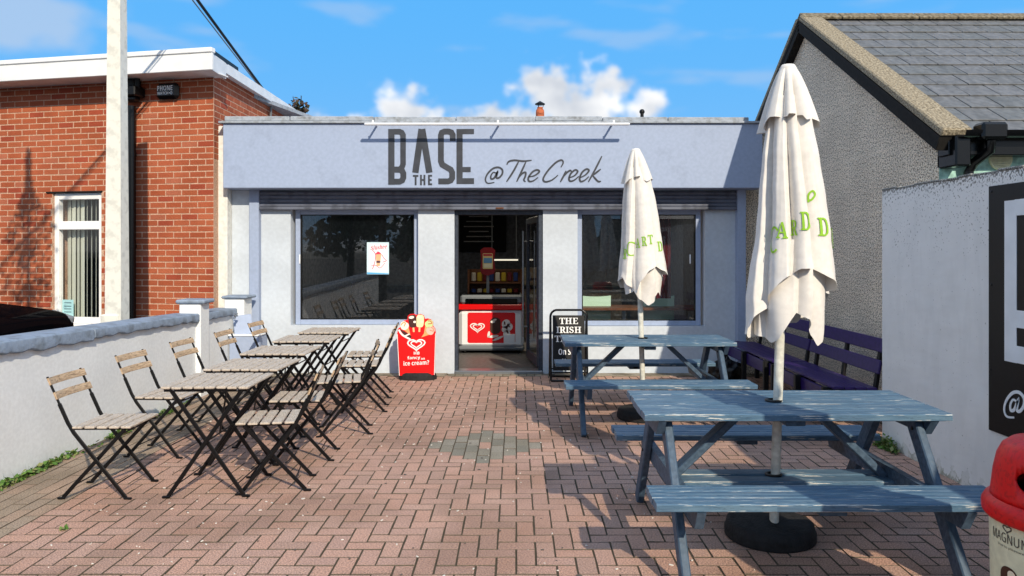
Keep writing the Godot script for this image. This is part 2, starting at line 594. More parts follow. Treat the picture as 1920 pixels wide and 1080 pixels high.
	M.car_paint.clearcoat_roughness = 0.05
	M.rubber = mat(Color(0.05, 0.05, 0.05), 0.9)
	M.blind = mat(Color(0.78, 0.80, 0.75), 0.9)
	M.clay = mat(Color(0.72, 0.40, 0.27), 0.9, stain, 3.0)
	M.bark = mat(Color(0.24, 0.19, 0.15), 0.95, stain, 3.0, rough_h, 1.0)
	M.leaf_green = vcol(mat(Color(1, 1, 1), 0.6))
	M.leaf_green.backlight_enabled = true
	M.leaf_green.backlight = Color(0.35, 0.42, 0.12)
	M.house_render = mat(Color(0.62, 0.60, 0.56), 0.9, fine, 1.0)
	M.house_roof = mat(Color(0.22, 0.22, 0.24), 0.8, fine, 1.0)
	M.bag = mat(Color(0.03, 0.03, 0.035), 0.35, null, 1.0)
	M.glass = StandardMaterial3D.new()
	M.glass.albedo_color = Color(0.30, 0.36, 0.40, 0.02)
	M.glass.transparency = BaseMaterial3D.TRANSPARENCY_ALPHA
	M.glass.roughness = 0.0
	M.glass.metallic_specular = 0.75
	M.dark_glass = mat(Color(0.02, 0.025, 0.03), 0.05)
	M.lamp_glow = StandardMaterial3D.new()
	M.lamp_glow.albedo_color = Color(0.9, 0.9, 0.85)
	M.lamp_glow.emission_enabled = true
	M.lamp_glow.emission = Color(1.0, 0.96, 0.86)
	M.lamp_glow.emission_energy_multiplier = 0.9
	# weathered bistro slats: grey-brown timber with streaks along the grain
	var nz := FastNoiseLite.new()
	nz.seed = 81
	nz.frequency = 1.0
	nz.fractal_octaves = 4
	var slatf := func(u: float, w: float) -> Color:
		var s := nz.get_noise_2d(u * 7.0, w * 60.0) * 0.5 + 0.5
		var k := nz.get_noise_2d(u * 3.0 + 40.0, w * 9.0) * 0.5 + 0.5
		var col := Color(0.55, 0.50, 0.45).lerp(Color(0.86, 0.81, 0.75), clampf(s * 1.25 - 0.1, 0, 1))
		col = col.lerp(Color(0.74, 0.71, 0.68), clampf(k * 1.8 - 0.85, 0.0, 0.7))
		if nz.get_noise_2d(u * 4.0 + 90.0, w * 110.0) > 0.42:
			col = col.darkened(0.4)
		return col
	M.slat = StandardMaterial3D.new()
	M.slat.albedo_texture = painted(512, 256, slatf)
	M.slat.uv1_scale = Vector3(1.8, 3.2, 1)
	M.slat.roughness = 0.9
	# back slats are browner than the bleached seat slats
	M.slat_back = M.slat.duplicate()
	M.slat_back.albedo_color = Color(0.97, 0.90, 0.81)
	# blue paint worn through to white undercoat along the edges of the planks
	var wornf := func(u: float, w: float) -> Color:
		var s := nz.get_noise_2d(u * 9.0, w * 26.0) * 0.5 + 0.5
		var big := nz.get_noise_2d(u * 2.4 + 15.0, w * 3.0) * 0.5 + 0.5
		var col := Color(0.22, 0.335, 0.43).lerp(Color(0.37, 0.48, 0.57), s)
		col = col.lerp(Color(0.30, 0.37, 0.45), clampf(big * 1.6 - 0.8, 0.0, 0.6))
		var edge := maxf(0.0, 1.0 - minf(w, 1.0 - w) / 0.10)
		var chip := nz.get_noise_2d(u * 9.0 + 55.0, w * 24.0) * 0.66 + nz.get_noise_2d(u * 3.0 + 71.0, w * 5.0) * 0.45 + edge * 0.34
		col = col.lerp(Color(0.47, 0.56, 0.61), clampf(nz.get_noise_2d(u * 3.1 + 120.0, w * 2.0) * 1.5, 0.0, 0.32))
		if nz.get_noise_2d(u * 14.0 + 33.0, w * 50.0) > 0.40:
			col = col.darkened(0.28)
		if chip > 0.60:
			col = Color(0.60, 0.53, 0.44)
		elif chip > 0.45:
			col = Color(0.86, 0.85, 0.81)
		elif chip > 0.40:
			col = Color(0.58, 0.62, 0.66)
		return col
	M.worn_blue = StandardMaterial3D.new()
	M.worn_blue.albedo_texture = painted(1024, 256, wornf)
	M.worn_blue.uv1_scale = Vector3(0.62, 1, 1)
	M.worn_blue.roughness = 0.5
	M.worn_blue.metallic_specular = 0.4
	M.frame_blue = mat(Color(0.29, 0.37, 0.45), 0.55, ntex(83, 0.02, 5, Color(0.78, 0.80, 0.82), g(1.0)), 2.5, rough_h, 0.1, false)

# ---------------------------------------------------------------- camera, sky, sun
const SUN_DIR := Vector3(-0.59, -1.0, -1.53)

func make_light() -> void:
	var cam := Camera3D.new()
	cam.name = "camera"
	cam.position = Vector3(0, 1.555, 0)
	cam.projection = Camera3D.PROJECTION_FRUSTUM
	cam.near = 0.05
	cam.far = 400.0
	cam.size = 0.05 * 1080.0 / 1400.0
	cam.frustum_offset = Vector2(-8.0, -68.0) / 1400.0 * 0.05
	add_child(cam)
	cam.current = true
	var sun := DirectionalLight3D.new()
	sun.name = "sun"
	sun.light_energy = 1.45
	sun.light_color = Color(1.0, 0.945, 0.85)
	sun.light_angular_distance = 0.5
	sun.shadow_enabled = true
	add_child(sun)
	sun.look_at_from_position(Vector3(6, 12, 16), Vector3(6, 12, 16) + SUN_DIR)
	var env := Environment.new()
	env.background_mode = Environment.BG_SKY
	env.tonemap_mode = Environment.TONE_MAPPER_LINEAR
	env.tonemap_exposure = 1.03
	env.sdfgi_enabled = true
	env.ssao_enabled = true
	env.ssil_enabled = true
	var sky := Sky.new()
	var pano := PanoramaSkyMaterial.new()
	pano.panorama = make_sky()
	sky.sky_material = pano
	env.sky = sky
	env.background_energy_multiplier = 0.86
	var we := WorldEnvironment.new()
	we.name = "world"
	we.environment = env
	add_child(we)

# blue air that pales towards the horizon, with heaped clouds low down all round and thin wisps
func make_sky() -> ImageTexture:
	var w := 2048
	var h := 1024
	var im := Image.create(w, h, false, Image.FORMAT_RGBF)
	var nz := FastNoiseLite.new()
	nz.seed = 4
	nz.frequency = 1.0
	nz.fractal_octaves = 5
	var wisp := FastNoiseLite.new()
	wisp.seed = 12
	wisp.frequency = 1.0
	wisp.fractal_octaves = 4
	# (azimuth, height, half width, half height) in degrees of the heaps the picture shows
	var heaps := [[4.3, 10.9, 5.2, 3.3], [2.4, 12.3, 2.3, 2.2], [6.6, 12.0, 2.1, 2.2], [-8.6, 10.7, 2.2, 2.1], [-4.8, 9.4, 4.0, 1.5], [9.8, 10.8, 1.9, 1.7], [-1.0, 9.8, 4.2, 1.7], [-12.5, 9.2, 3.0, 1.0]]
	for y in h:
		var el := (0.5 - (y + 0.5) / h) * PI
		var eld := rad_to_deg(el)
		var up := clampf(sin(el), 0.0, 1.0)
		var base := Color(0.15, 0.58, 1.14).lerp(Color(0.075, 0.46, 1.08), pow(up, 0.75))
		base = base.lerp(Color(0.55, 0.74, 0.95), pow(1.0 - up, 9.0) * 0.75)
		var field := smoothstep(20.0, 30.0, eld)
		if eld < -6.0:
			for x in w:
				im.set_pixel(x, y, Color(0.25, 0.25, 0.24))
			continue
		for x in w:
			var az := fposmod((x + 0.5) / w + 0.5, 1.0) * TAU - PI
			var azd := rad_to_deg(az)
			var p := Vector3(sin(az) * cos(el), sin(el), -cos(az) * cos(el))
			var col := base
			if eld < 91.0:
				var n := nz.get_noise_3d(p.x * 9.0, p.y * 14.0, p.z * 9.0)
				var heap := -1.0
				for q in heaps:
					var dx: float = (azd - q[0]) / q[2]
					var dy: float = (eld - q[1]) / q[3]
					heap = maxf(heap, 1.0 - sqrt(dx * dx + dy * dy))
				var den := 0.0
				if heap > -0.8:
					den = smoothstep(-0.05, 0.62, heap + nz.get_noise_3d(p.x * 26.0, p.y * 30.0, p.z * 26.0) * 0.75)
				else:
					# broken heaps over the rest of the sky
					var reach := maxf(field, smoothstep(40.0, 56.0, absf(azd)))
					var big := nz.get_noise_3d(p.x * 3.2 + 7.0, p.y * 4.4, p.z * 3.2)
					den = smoothstep(0.0, 0.22, big + n * 0.35 + lerpf(0.15, -0.03, smoothstep(30.0, 65.0, eld))) * reach
				var ws := wisp.get_noise_3d(p.x * 5.0 + p.y * 4.0, p.y * 22.0, p.z * 5.0)
				var thin := smoothstep(0.10, 0.55, ws) * 0.28
				var corner := 1.0 - Vector2((azd + 35.0) / 7.0, (eld - 15.3) / 3.2).length()
				thin = maxf(thin, smoothstep(0.0, 0.8, corner + n * 0.8) * 0.55)
				col = col.lerp(Color(0.68, 0.76, 0.88), thin)
				var shade := clampf(0.5 + n * 1.2, 0.0, 1.0)
				col = col.lerp(Color(0.80, 0.81, 0.84).lerp(Color(1.36, 1.32, 1.26), shade), den * (0.95 if heap <= -0.8 else 0.9))
			im.set_pixel(x, y, col)
	return ImageTexture.create_from_image(im)

func _ready() -> void:
	rng.seed = 20
	sans_bold = SystemFont.new()
	sans_bold.font_names = PackedStringArray(["Droid Sans"])
	sans_bold.font_weight = 700
	sans = SystemFont.new()
	sans.font_names = PackedStringArray(["Droid Sans"])
	serif_bold = SystemFont.new()
	serif_bold.font_names = PackedStringArray(["Droid Serif"])
	serif_bold.font_weight = 700
	make_light()
	make_materials()
	build_ground()
	build_shop()
	build_shop_inside()
	build_brick_building()
	build_gable_house()
	build_walls()
	build_far_side()
	build_bistro()
	build_picnic()
	build_umbrellas()
	build_benches()
	build_signs()
	build_bin()
	build_car()
	build_small()

# ---------------------------------------------------------------- ground
func block_mesh(l: float, w: float, col: Color, sd: int) -> MB:
	# paving block, long side along x, top face at y 0, worn chamfer
	var r := RandomNumberGenerator.new()
	r.seed = sd
	var mb := MB.new()
	mb.col = col
	var hx := l / 2
	var hz := w / 2
	var b := 0.0016
	var d := 0.0026
	var t := []
	var o := []
	for q in [[-1, 1], [1, 1], [1, -1], [-1, -1]]:
		var j := Vector3(r.randf_range(-0.0012, 0.0012), 0, r.randf_range(-0.0012, 0.0012))
		t.append(Vector3(q[0] * (hx - b), r.randf_range(-0.0008, 0.0008), q[1] * (hz - b)) + j)
		o.append(Vector3(q[0] * hx, -d, q[1] * hz) + j)
	mb.quad(t[0], t[1], t[2], t[3])
	mb.col = Color(0.17, 0.135, 0.10)   # soil caked on the flanks
	for i in 4:
		var k := (i + 1) % 4
		mb.quad(o[i], o[k], t[k], t[i])
		mb.quad(o[i] - Vector3(0, 0.012, 0), o[k] - Vector3(0, 0.012, 0), o[k], o[i])
	return mb

func build_ground() -> void:
	var a := MB.new()
	a.quad(Vector3(-150, -0.045, 150), Vector3(150, -0.045, 150), Vector3(150, -0.045, -150), Vector3(-150, -0.045, -150))
	struct(a, "ground", M.asphalt, "dark tarmac ground around the buildings")
	var pave := Node3D.new()
	pave.name = "courtyard_paving"
	add_child(pave)
	pave.set_meta("kind", "structure")
	pave.set_meta("label", "red brown herringbone block paving of the courtyard")
	var s := MB.new()
	s.span(Vector3(-3.43, -0.044, 1.5), Vector3(3.36, -0.0042, -9.56))
	part(s, "joint_sand", M.sand, pave)
	var tones := [Color(0.55, 0.335, 0.26), Color(0.565, 0.345, 0.262), Color(0.535, 0.33, 0.258), Color(0.58, 0.35, 0.265), Color(0.55, 0.345, 0.27), Color(0.565, 0.335, 0.25), Color(0.515, 0.32, 0.252), Color(0.57, 0.36, 0.28)]
	var dull := [Color(0.42, 0.325, 0.245), Color(0.44, 0.335, 0.25), Color(0.40, 0.31, 0.235), Color(0.47, 0.335, 0.25)]
	var greys := [Color(0.33, 0.295, 0.235), Color(0.29, 0.265, 0.215), Color(0.38, 0.34, 0.275)]
	var shapes := []
	for i in 16:
		var cc: Color = tones[i % 8] * (1.04 if i < 15 else 0.88)
		shapes.append(block_mesh(0.1925, 0.0925, cc, 100 + i))
	var dulls := []
	for i in 8:
		dulls.append(block_mesh(0.1945, 0.0945, dull[i % 4], 200 + i))
	var grey := []
	for i in 6:
		grey.append(block_mesh(0.1945, 0.094, greys[i % 3], 300 + i))
	var meshes := {}
	# list of [depth, mesh, transform]
	var all := []
	var x0 := -2.80
	var dia := Vector2(-0.25, -6.0)
	var halves := []
	for i in 4:
		halves.append(block_mesh(0.0925, 0.0925, tones[i], 400 + i))
	var in_dia := func(cx: int, cy: int) -> bool:
		var i := absi(cx - 25)
		return i <= 4 and cy >= 60 - (5 - i) and cy < 60 + (5 - i)
	for iy in range(20, 94):
		for ix in range(0, 62):
			var k := ((ix - iy) % 4 + 4) % 4
			if k == 1 and ix == 0:
				# cut block against the border
				all.append([iy * 0.1 + 0.05, halves[rng.randi() % 4], Transform3D(Basis(), Vector3(x0 + 0.05, rng.randf_range(-0.002, 0.001), -(iy * 0.1 + 0.05)))])
			if k != 0 and k != 3:
				continue
			var cx := x0 + ix * 0.1 + (0.1 if k == 0 else 0.05)
			var cz := -(iy * 0.1 + (0.05 if k == 0 else 0.10))
			if cx > 3.32 or cz < -9.33:
				continue
			# the grey diamond set into the red paving; blocks it cuts are laid as halves
			var cells := [[ix, iy], [ix + 1, iy]] if k == 0 else [[ix, iy], [ix, iy + 1]]
			if in_dia.call(cells[0][0], cells[0][1]) or in_dia.call(cells[1][0], cells[1][1]):
				for q in cells:
					if not in_dia.call(q[0], q[1]):
						all.append([q[1] * 0.1 + 0.05, halves[rng.randi() % 4], Transform3D(Basis(), Vector3(x0 + q[0] * 0.1 + 0.05, rng.randf_range(-0.002, 0.001), -(q[1] * 0.1 + 0.05)))])
				continue
			var t := Transform3D(Basis(Vector3.UP, 0.0 if k == 0 else PI / 2), Vector3(cx, rng.randf_range(-0.0016, 0.0012), cz))
			t.basis = t.basis * Basis.from_euler(Vector3(rng.randf_range(-0.012, 0.012), rng.randf_range(-0.014, 0.014), rng.randf_range(-0.008, 0.008)))
			if rng.randf() < 0.5:
				t.basis = t.basis * Basis(Vector3.UP, PI)
			all.append([-cz, shapes[rng.randi() % 16], t])
	for i in range(-4, 5):
		var nb := 5 - absi(i)
		for j in nb:
			var c3 := Vector3(dia.x + i * 0.1, rng.randf_range(-0.003, 0.0), dia.y + (j - (nb - 1) * 0.5) * 0.2)
			var red := i == 0 and j == 2
			all.append([-c3.z, shapes[1] if red else grey[rng.randi() % 6], Transform3D(Basis(Vector3.UP, PI / 2 + rng.randf_range(-0.015, 0.015)), c3)])
	# border laid lengthwise beside the left wall
	for r in 6:
		var z := -2.0 - (0.1 if r % 2 else 0.0)
		while z > -9.3:
			all.append([-z, dulls[rng.randi() % 8], Transform3D(Basis(Vector3.UP, PI / 2), Vector3(-3.355 + r * 0.1, rng.randf_range(-0.003, 0.0), z))])
			z -= 0.2
	# small setts in front of the door
	for i in 13:
		for j in 2:
			all.append([9.4, grey[rng.randi() % 6], Transform3D(Basis(Vector3.UP, PI / 2).scaled(Vector3(1.0, 1, 0.48)), Vector3(-0.82 + i * 0.1, rng.randf_range(-0.002, 0.001), -9.375 - j * 0.0975))])
	all.sort_custom(func(p, q): return p[0] < q[0])
	var rest := MB.new()
	var made := 0
	for e in all:
		var p: Vector3 = e[2].origin
		var px := 968.0 + p.x * 1400.0 / -p.z
		var py := 472.0 + 1.555 * 1400.0 / -p.z
		if made < 300 and px > 0 and px < 1850 and py < 1085 and e[1] != null:
			if not meshes.has(e[1]):
				meshes[e[1]] = e[1].mesh()
			piece(meshes[e[1]], "paver_block", M.paver, pave, e[2])
			made += 1
		else:
			rest.add(e[1], e[2])
	var ro := part(rest, "paver_blocks", M.paver, pave)
	ro.set_meta("kind", "stuff")
	# concrete margin at the foot of the shop
	var cm := MB.new()
	cm.span(Vector3(-3.43, -0.02, -9.34), Vector3(-0.88, 0.004, -9.555), 0.003)
	cm.span(Vector3(0.49, -0.02, -9.34), Vector3(2.95, 0.004, -9.555), 0.003)
	part(cm, "concrete_margin", M.concrete, pave, "grey concrete strip along the foot of the shop front")

# ---------------------------------------------------------------- the shop
const LOGO_S := 1.0 / 3.692

# logo strokes in units of picture fractions, mapped by the caller (x to the right, y up)
func logo_base(mb: MB, m: Callable, w := 1.0) -> void:
	var L := func(a: Array) -> Array:
		var o := []
		for q in a:
			o.append(Vector2(q[0], -q[1]))
		return o
	# B
	mb.stroke(L.call([[199, 155], [199, 540]]), 43, m, 0.004, false, 0.004)
	mb.stroke(L.call([[215, 173], [256, 173], [271, 180], [280, 197], [280, 398], [272, 420], [256, 434], [215, 434]]), 38, m, 0.0045, false, 0.0045)
	mb.stroke(L.call([[215, 436], [256, 436], [274, 445], [282, 462], [282, 492], [274, 510], [256, 519], [215, 519]]), 40, m, 0.0049, false, 0.0049)
	# A without a bar
	mb.stroke(L.call([[365, 457], [408, 155]]), 44, m, 0.004, false, 0.004)
	mb.stroke(L.call([[412, 155], [462, 457]]), 44, m, 0.0045, false, 0.0045)
	# S
	mb.stroke(L.call([[624, 238], [624, 196], [614, 178], [596, 172], [566, 172], [548, 180], [542, 198], [542, 378], [552, 402], [610, 436], [620, 456], [620, 494], [610, 510], [592, 517], [524, 517]]), 40, m, 0.004, false, 0.004)
	# E
	mb.stroke(L.call([[671, 155], [671, 535]]), 42, m, 0.004, false, 0.004)
	mb.stroke(L.call([[690, 172], [771, 172]]), 35, m, 0.0045, false, 0.0045)
	mb.stroke(L.call([[690, 435], [748, 435]]), 35, m, 0.0045, false, 0.0045)
	mb.stroke(L.call([[690, 515], [771, 515]]), 40, m, 0.0045, false, 0.0045)

func logo_the(mb: MB, m: Callable) -> void:
	for s in [[[348, 479], [386, 479]], [[367, 486], [367, 543]], [[404, 472], [404, 543]], [[428, 472], [428, 543]], [[410, 507], [422, 507]], [[459, 472], [459, 543]], [[465, 478], [481, 478]], [[465, 507], [478, 507]], [[465, 537], [481, 537]]]:
		mb.stroke([Vector2(s[0][0], -s[0][1]), Vector2(s[1][0], -s[1][1])], 12.5, m, 0.004 + 0.0004 * (int(s[0][0]) % 3), false, 0.004)

func logo_creek(mb: MB, m: Callable) -> void:
	var strokes := [
		# at sign
		[[928, 462], [905, 455], [888, 478], [890, 500], [912, 492], [934, 450], [926, 490], [944, 492], [966, 466], [966, 436], [938, 420], [900, 430], [864, 466], [850, 505], [866, 530], [912, 524]],
		# T
		[[998, 402], [1012, 380], [1052, 371], [1110, 377], [1170, 371]],
		[[1082, 376], [1042, 450], [996, 520]],
		# h
		[[1132, 378], [1100, 448], [1066, 520]], [[1078, 496], [1106, 462], [1128, 456], [1126, 482], [1116, 508], [1128, 520]],
		# e
		[[1148, 486], [1188, 478], [1222, 452], [1210, 438], [1178, 450], [1148, 490], [1152, 516], [1180, 514], [1214, 490]],
		# C
		[[1372, 420], [1388, 388], [1376, 370], [1336, 388], [1282, 444], [1250, 498], [1264, 520], [1310, 508], [1352, 474]],
		# r
		[[1408, 444], [1390, 482], [1368, 522]], [[1384, 492], [1412, 458], [1436, 442], [1446, 450]],
		# e e
		[[1430, 492], [1466, 478], [1488, 450], [1472, 438], [1442, 462], [1428, 498], [1438, 516], [1466, 508], [1496, 482]],
		[[1504, 492], [1540, 474], [1566, 444], [1550, 432], [1520, 454], [1502, 494], [1510, 518], [1536, 510], [1566, 484]],
		# k
		[[1656, 342], [1612, 430], [1562, 522]], [[1648, 432], [1610, 462], [1586, 476]], [[1590, 474], [1612, 500], [1632, 518], [1650, 516]]]
	var k := 0
	for s in strokes:
		var p := []
		for q in s:
			p.append(Vector2(q[0], -q[1]))
		k += 1
		mb.stroke(p, 13.0, m, 0.0035 + 0.0003 * (k % 4), true, 0.003, 0.45)

func window_unit(parent: Node3D, x0: float, x1: float, y0: float, y1: float, d: float, fw: float, m: Material) -> Node3D:
	var w := holder("window", parent)
	var f := MB.new()
	f.span(Vector3(x0, y0, -d - 0.06), Vector3(x0 + fw, y1, -d), 0.004)
	f.span(Vector3(x1 - fw, y0, -d - 0.06), Vector3(x1, y1, -d), 0.004)
	f.span(Vector3(x0 + fw, y0, -d - 0.058), Vector3(x1 - fw, y0 + fw, -d - 0.002), 0.004)
	f.span(Vector3(x0 + fw, y1 - fw, -d - 0.058), Vector3(x1 - fw, y1, -d - 0.002), 0.004)
	part(f, "frame", m, w)
	var gk := MB.new()
	var q := fw
	gk.span(Vector3(x0 + q, y0 + q, -d - 0.05), Vector3(x0 + q + 0.014, y1 - q, -d - 0.012))
	gk.span(Vector3(x1 - q - 0.014, y0 + q, -d - 0.05), Vector3(x1 - q, y1 - q, -d - 0.012))
	gk.span(Vector3(x0 + q + 0.014, y0 + q, -d - 0.05), Vector3(x1 - q - 0.014, y0 + q + 0.012, -d - 0.014))
	gk.span(Vector3(x0 + q + 0.014, y1 - q - 0.012, -d - 0.05), Vector3(x1 - q - 0.014, y1 - q, -d - 0.014))
	part(gk, "gasket", M.black_plastic, w)
	var p := MB.new()
	p.quad(Vector3(x0 + q, y0 + q, -d - 0.03), Vector3(x1 - q, y0 + q, -d - 0.03), Vector3(x1 - q, y1 - q, -d - 0.03), Vector3(x0 + q, y1 - q, -d - 0.03))
	var zi := -d - 0.046
	p.quad(Vector3(x0 + q, y0 + q, zi), Vector3(x1 - q, y0 + q, zi), Vector3(x1 - q, y1 - q, zi), Vector3(x0 + q, y1 - q, zi))
	part(p, "pane", M.glass, w)
	return w

func build_shop() -> void:
	var shop := thing("shop_building", "low pale shop with blue grey sign band and roller shutter box", "shop")
	var D := 9.55
	var B := 9.80
	var wl := MB.new()
	# front wall as butted piers around the openings: left window, door, right window
	wl.span(Vector3(-3.30, -0.03, -B), Vector3(-2.885, 2.10, -D))
	wl.span(Vector3(-2.885, -0.03, -B), Vector3(-1.255, 0.615, -D))
	wl.span(Vector3(-1.255, -0.03, -B), Vector3(-0.791, 2.10, -D))
	wl.span(Vector3(0.341, -0.03, -B), Vector3(0.784, 2.10, -D))
	wl.span(Vector3(0.784, -0.03, -B), Vector3(2.415, 0.60, -D))
	wl.span(Vector3(2.415, -0.03, -B), Vector3(2.90, 2.10, -D))
	wl.span(Vector3(-3.30, 2.10, -B), Vector3(2.90, 3.12, -D - 0.002))
	part(wl, "front_wall", M.shop_wall, shop)
	# the other walls, floor and ceiling with thickness
	var sw := MB.new()
	sw.span(Vector3(-3.56, -0.03, -15.2), Vector3(-3.302, 3.10, -9.60))
	sw.span(Vector3(2.902, -0.03, -15.2), Vector3(3.10, 3.10, -9.83))
	sw.span(Vector3(-3.302, -0.03, -15.2), Vector3(2.902, 3.10, -15.0))
	part(sw, "side_wall", M.interior_wall, shop)
	var fl := MB.new()
	fl.span(Vector3(-3.30, -0.04, -15.0), Vector3(2.90, 0.02, -B + 0.004))
	part(fl, "floor", M.interior_floor, shop)
	var ce := MB.new()
	ce.span(Vector3(-3.30, 2.52, -15.0), Vector3(2.90, 2.60, -B + 0.004))
	part(ce, "ceiling", M.interior_ceiling, shop)
	var rf := MB.new()
	rf.span(Vector3(-3.60, 3.122, -15.3), Vector3(3.02, 3.17, -9.32))
	part(rf, "roof", M.roof_felt, shop)
	# pillar, guide rails
	var pl := MB.new()
	pl.span(Vector3(-3.62, -0.03, -9.62), Vector3(-3.386, 2.34, -9.50), 0.006)
	part(pl, "pillar", M.shop_wall, shop)
	for e in [[-3.385, -3.262], [2.802, 2.912]]:
		var rl := MB.new()
		rl.span(Vector3(e[0], 0.0, -9.56), Vector3(e[1], 2.34, -9.455), 0.006)
		part(rl, "shutter_guide", M.bluegrey, shop)
	# sign band
	var fa := MB.new()
	fa.span(Vector3(-3.614, 2.34, -9.56), Vector3(3.036, 3.135, -9.20), 0.006)
	var fascia := part(fa, "sign_band", M.bluegrey, shop)
	# joints between the sheets of the band: thin cover strips
	for x in [-2.62, -1.42, 0.28, 1.29]:
		var st := MB.new()
		st.span(Vector3(x - 0.0025, 2.36, -9.201), Vector3(x + 0.0025, 3.12, -9.1985))
		part(st, "cover_strip", M.bluegrey, fascia)
	var sc := 9.2 / 1400.0 / 3.692
	var org := Vector3((680.0 - 968.0) * 9.2 / 1400.0, 1.555 + (472.0 - 200.0) * 9.2 / 1400.0, -9.199)
	var fm := flatmap(org, Vector3(sc, 0, 0), Vector3(0, sc, 0))
	var lb := MB.new()
	logo_base(lb, fm)
	part(lb, "lettering", M.letter, fascia, "tall dark grey letters BASE")
	var lt := MB.new()
	logo_the(lt, fm)
	part(lt, "lettering", M.letter, fascia, "small dark grey letters THE under the A")
	var lc := MB.new()
	logo_creek(lc, fm)
	part(lc, "lettering", M.letter, fascia, "dark grey handwritten words @The Creek")
	# drip edge and felt-capped kerb on the roof edge, in uneven lengths
	var de := MB.new()
	de.span(Vector3(-3.66, 3.135, -9.40), Vector3(3.05, 3.162, -9.165), 0.004)
	part(de, "drip_edge", M.roof_felt, shop)
	var x := -3.60
	while x < 3.0:
		var l := rng.randf_range(0.75, 1.05)
		var kb := MB.new()
		var yy := rng.randf_range(-0.004, 0.006)
		kb.box(Vector3(x + l * 0.5, 3.19 + yy, -9.30 + rng.randf_range(-0.006, 0.006)), Vector3(minf(l, 3.02 - x) - 0.008, 0.060, 0.20), 0.008, Basis(Vector3(0, 0, 1), rng.randf_range(-0.003, 0.003)))
		part(kb, "coping_length", M.roof_felt, shop)
		x += l
	# roller shutter: curtain slats left hanging below the band, and the bottom rail
	var sh := holder("roller_shutter", shop)
	for i in 4:
		var y := 2.325 - i * 0.05
		var rows := []
		for k in 7:
			var a := -PI / 2 + PI * k / 6.0
			rows.append(PackedVector3Array([Vector3(-3.26, y - 0.025 + 0.0245 * sin(a), -9.50 + 0.016 * cos(a)), Vector3(2.80, y - 0.025 + 0.0245 * sin(a), -9.50 + 0.016 * cos(a))]))
		var sl := MB.new()
		sl.grid(rows, false, true)
		part(sl, "shutter_slat", M.shutter, sh)
	var br := MB.new()
	br.span(Vector3(-3.26, 2.088, -9.53), Vector3(2.80, 2.126, -9.462), 0.006)
	part(br, "bottom_rail", M.shutter, sh)
	var hd := MB.new()
	hd.span(Vector3(-0.26, 2.098, -9.461), Vector3(-0.16, 2.118, -9.452), 0.003)
	part(hd, "pull_handle", M.warm_wood, sh)
	# windows
	var w1 := window_unit(shop, -2.85, -1.256, 0.617, 2.098, 9.635, 0.062, M.bluegrey)
	var h1 := MB.new()
	h1.span(Vector3(-2.80, 1.40, -9.62), Vector3(-2.785, 1.52, -9.634), 0.003)
	part(h1, "handle", M.white_metal, w1)
	var w2 := window_unit(shop, 0.785, 2.38, 0.602, 2.098, 9.635, 0.062, M.bluegrey)
	var h2 := MB.new()
	h2.span(Vector3(2.24, 1.40, -9.66), Vector3(2.255, 1.52, -9.645), 0.003)
	part(h2, "handle", M.white_metal, w2)
	# door frame, open glass door, threshold
	var dr := holder("door", shop)
	var df := MB.new()
	df.span(Vector3(-0.789, 0.02, -9.70), Vector3(-0.745, 2.086, -9.57), 0.004)
	df.span(Vector3(0.285, 0.02, -9.70), Vector3(0.339, 2.086, -9.57), 0.004)
	df.span(Vector3(-0.745, 2.03, -9.698), Vector3(0.285, 2.086, -9.572), 0.004)
	part(df, "frame", M.frame_dark, dr)
	var th := MB.new()
	th.span(Vector3(-0.785, -0.02, -9.74), Vector3(0.335, 0.035, -9.52), 0.008)
	part(th, "threshold", M.steel, dr)
	var lf := MB.new()
	# leaf swung inwards about the right jamb
	lf.xf = Transform3D(Basis(Vector3.UP, deg_to_rad(-82)), Vector3(0.275, 0, -9.70))
	lf.span(Vector3(-0.98, 0.05, -0.045), Vector3(-0.90, 2.02, 0), 0.004)
	lf.span(Vector3(-0.08, 0.05, -0.045), Vector3(0.0, 2.02, 0), 0.004)
	lf.span(Vector3(-0.90, 0.05, -0.044), Vector3(-0.08, 0.17, -0.001), 0.004)
	lf.span(Vector3(-0.90, 1.94, -0.044), Vector3(-0.08, 2.02, -0.001), 0.004)
	part(lf, "leaf", M.frame_dark, dr)
	var dp := MB.new()
	dp.xf = lf.xf
	dp.quad(Vector3(-0.90, 0.17, -0.02), Vector3(-0.08, 0.17, -0.02), Vector3(-0.08, 1.94, -0.02), Vector3(-0.90, 1.94, -0.02))
	part(dp, "pane", M.glass, dr)
	var dh := MB.new()
	dh.xf = lf.xf
	dh.tube([Vector3(-0.86, 0.35, 0.06), Vector3(-0.86, 1.85, 0.06)], 0.016, 10)
	for yy in [0.5, 1.7]:
		dh.tube([Vector3(-0.86, yy, 0.0), Vector3(-0.86, yy, 0.06)], 0.009, 8)
	part(dh, "pull_bar", M.steel, dr)
	# white party pier to the left and its slanted shade board
	var wp := MB.new()
	wp.span(Vector3(-3.90, -0.03, -9.62), Vector3(-3.622, 3.13, -9.36), 0.006)
	part(wp, "party_pier", M.pier_white, shop, "bright white painted pier between shop and brick building")
	# cowl vent and clay flue on the roof
	var ch := MB.new()
	ch.lathe([[0.001, 3.17], [0.056, 3.17], [0.056, 3.40], [0.052, 3.435], [0.038, 3.45], [0.038, 3.47]], 16)
	ch.xf = Transform3D(Basis(), Vector3.ZERO)
	var fp := part(ch, "clay_flue", M.clay, shop)
	fp.position = Vector3(0.315, 0.0, -9.9)
	var cw := MB.new()
	cw.lathe([[0.001, 3.555], [0.068, 3.515], [0.066, 3.505], [0.001, 3.52]], 16)
	for a in 3:
		var an := TAU * a / 3.0
		cw.tube([Vector3(cos(an) * 0.034, 3.46, sin(an) * 0.034), Vector3(cos(an) * 0.05, 3.515, sin(an) * 0.05)], 0.004, 5)
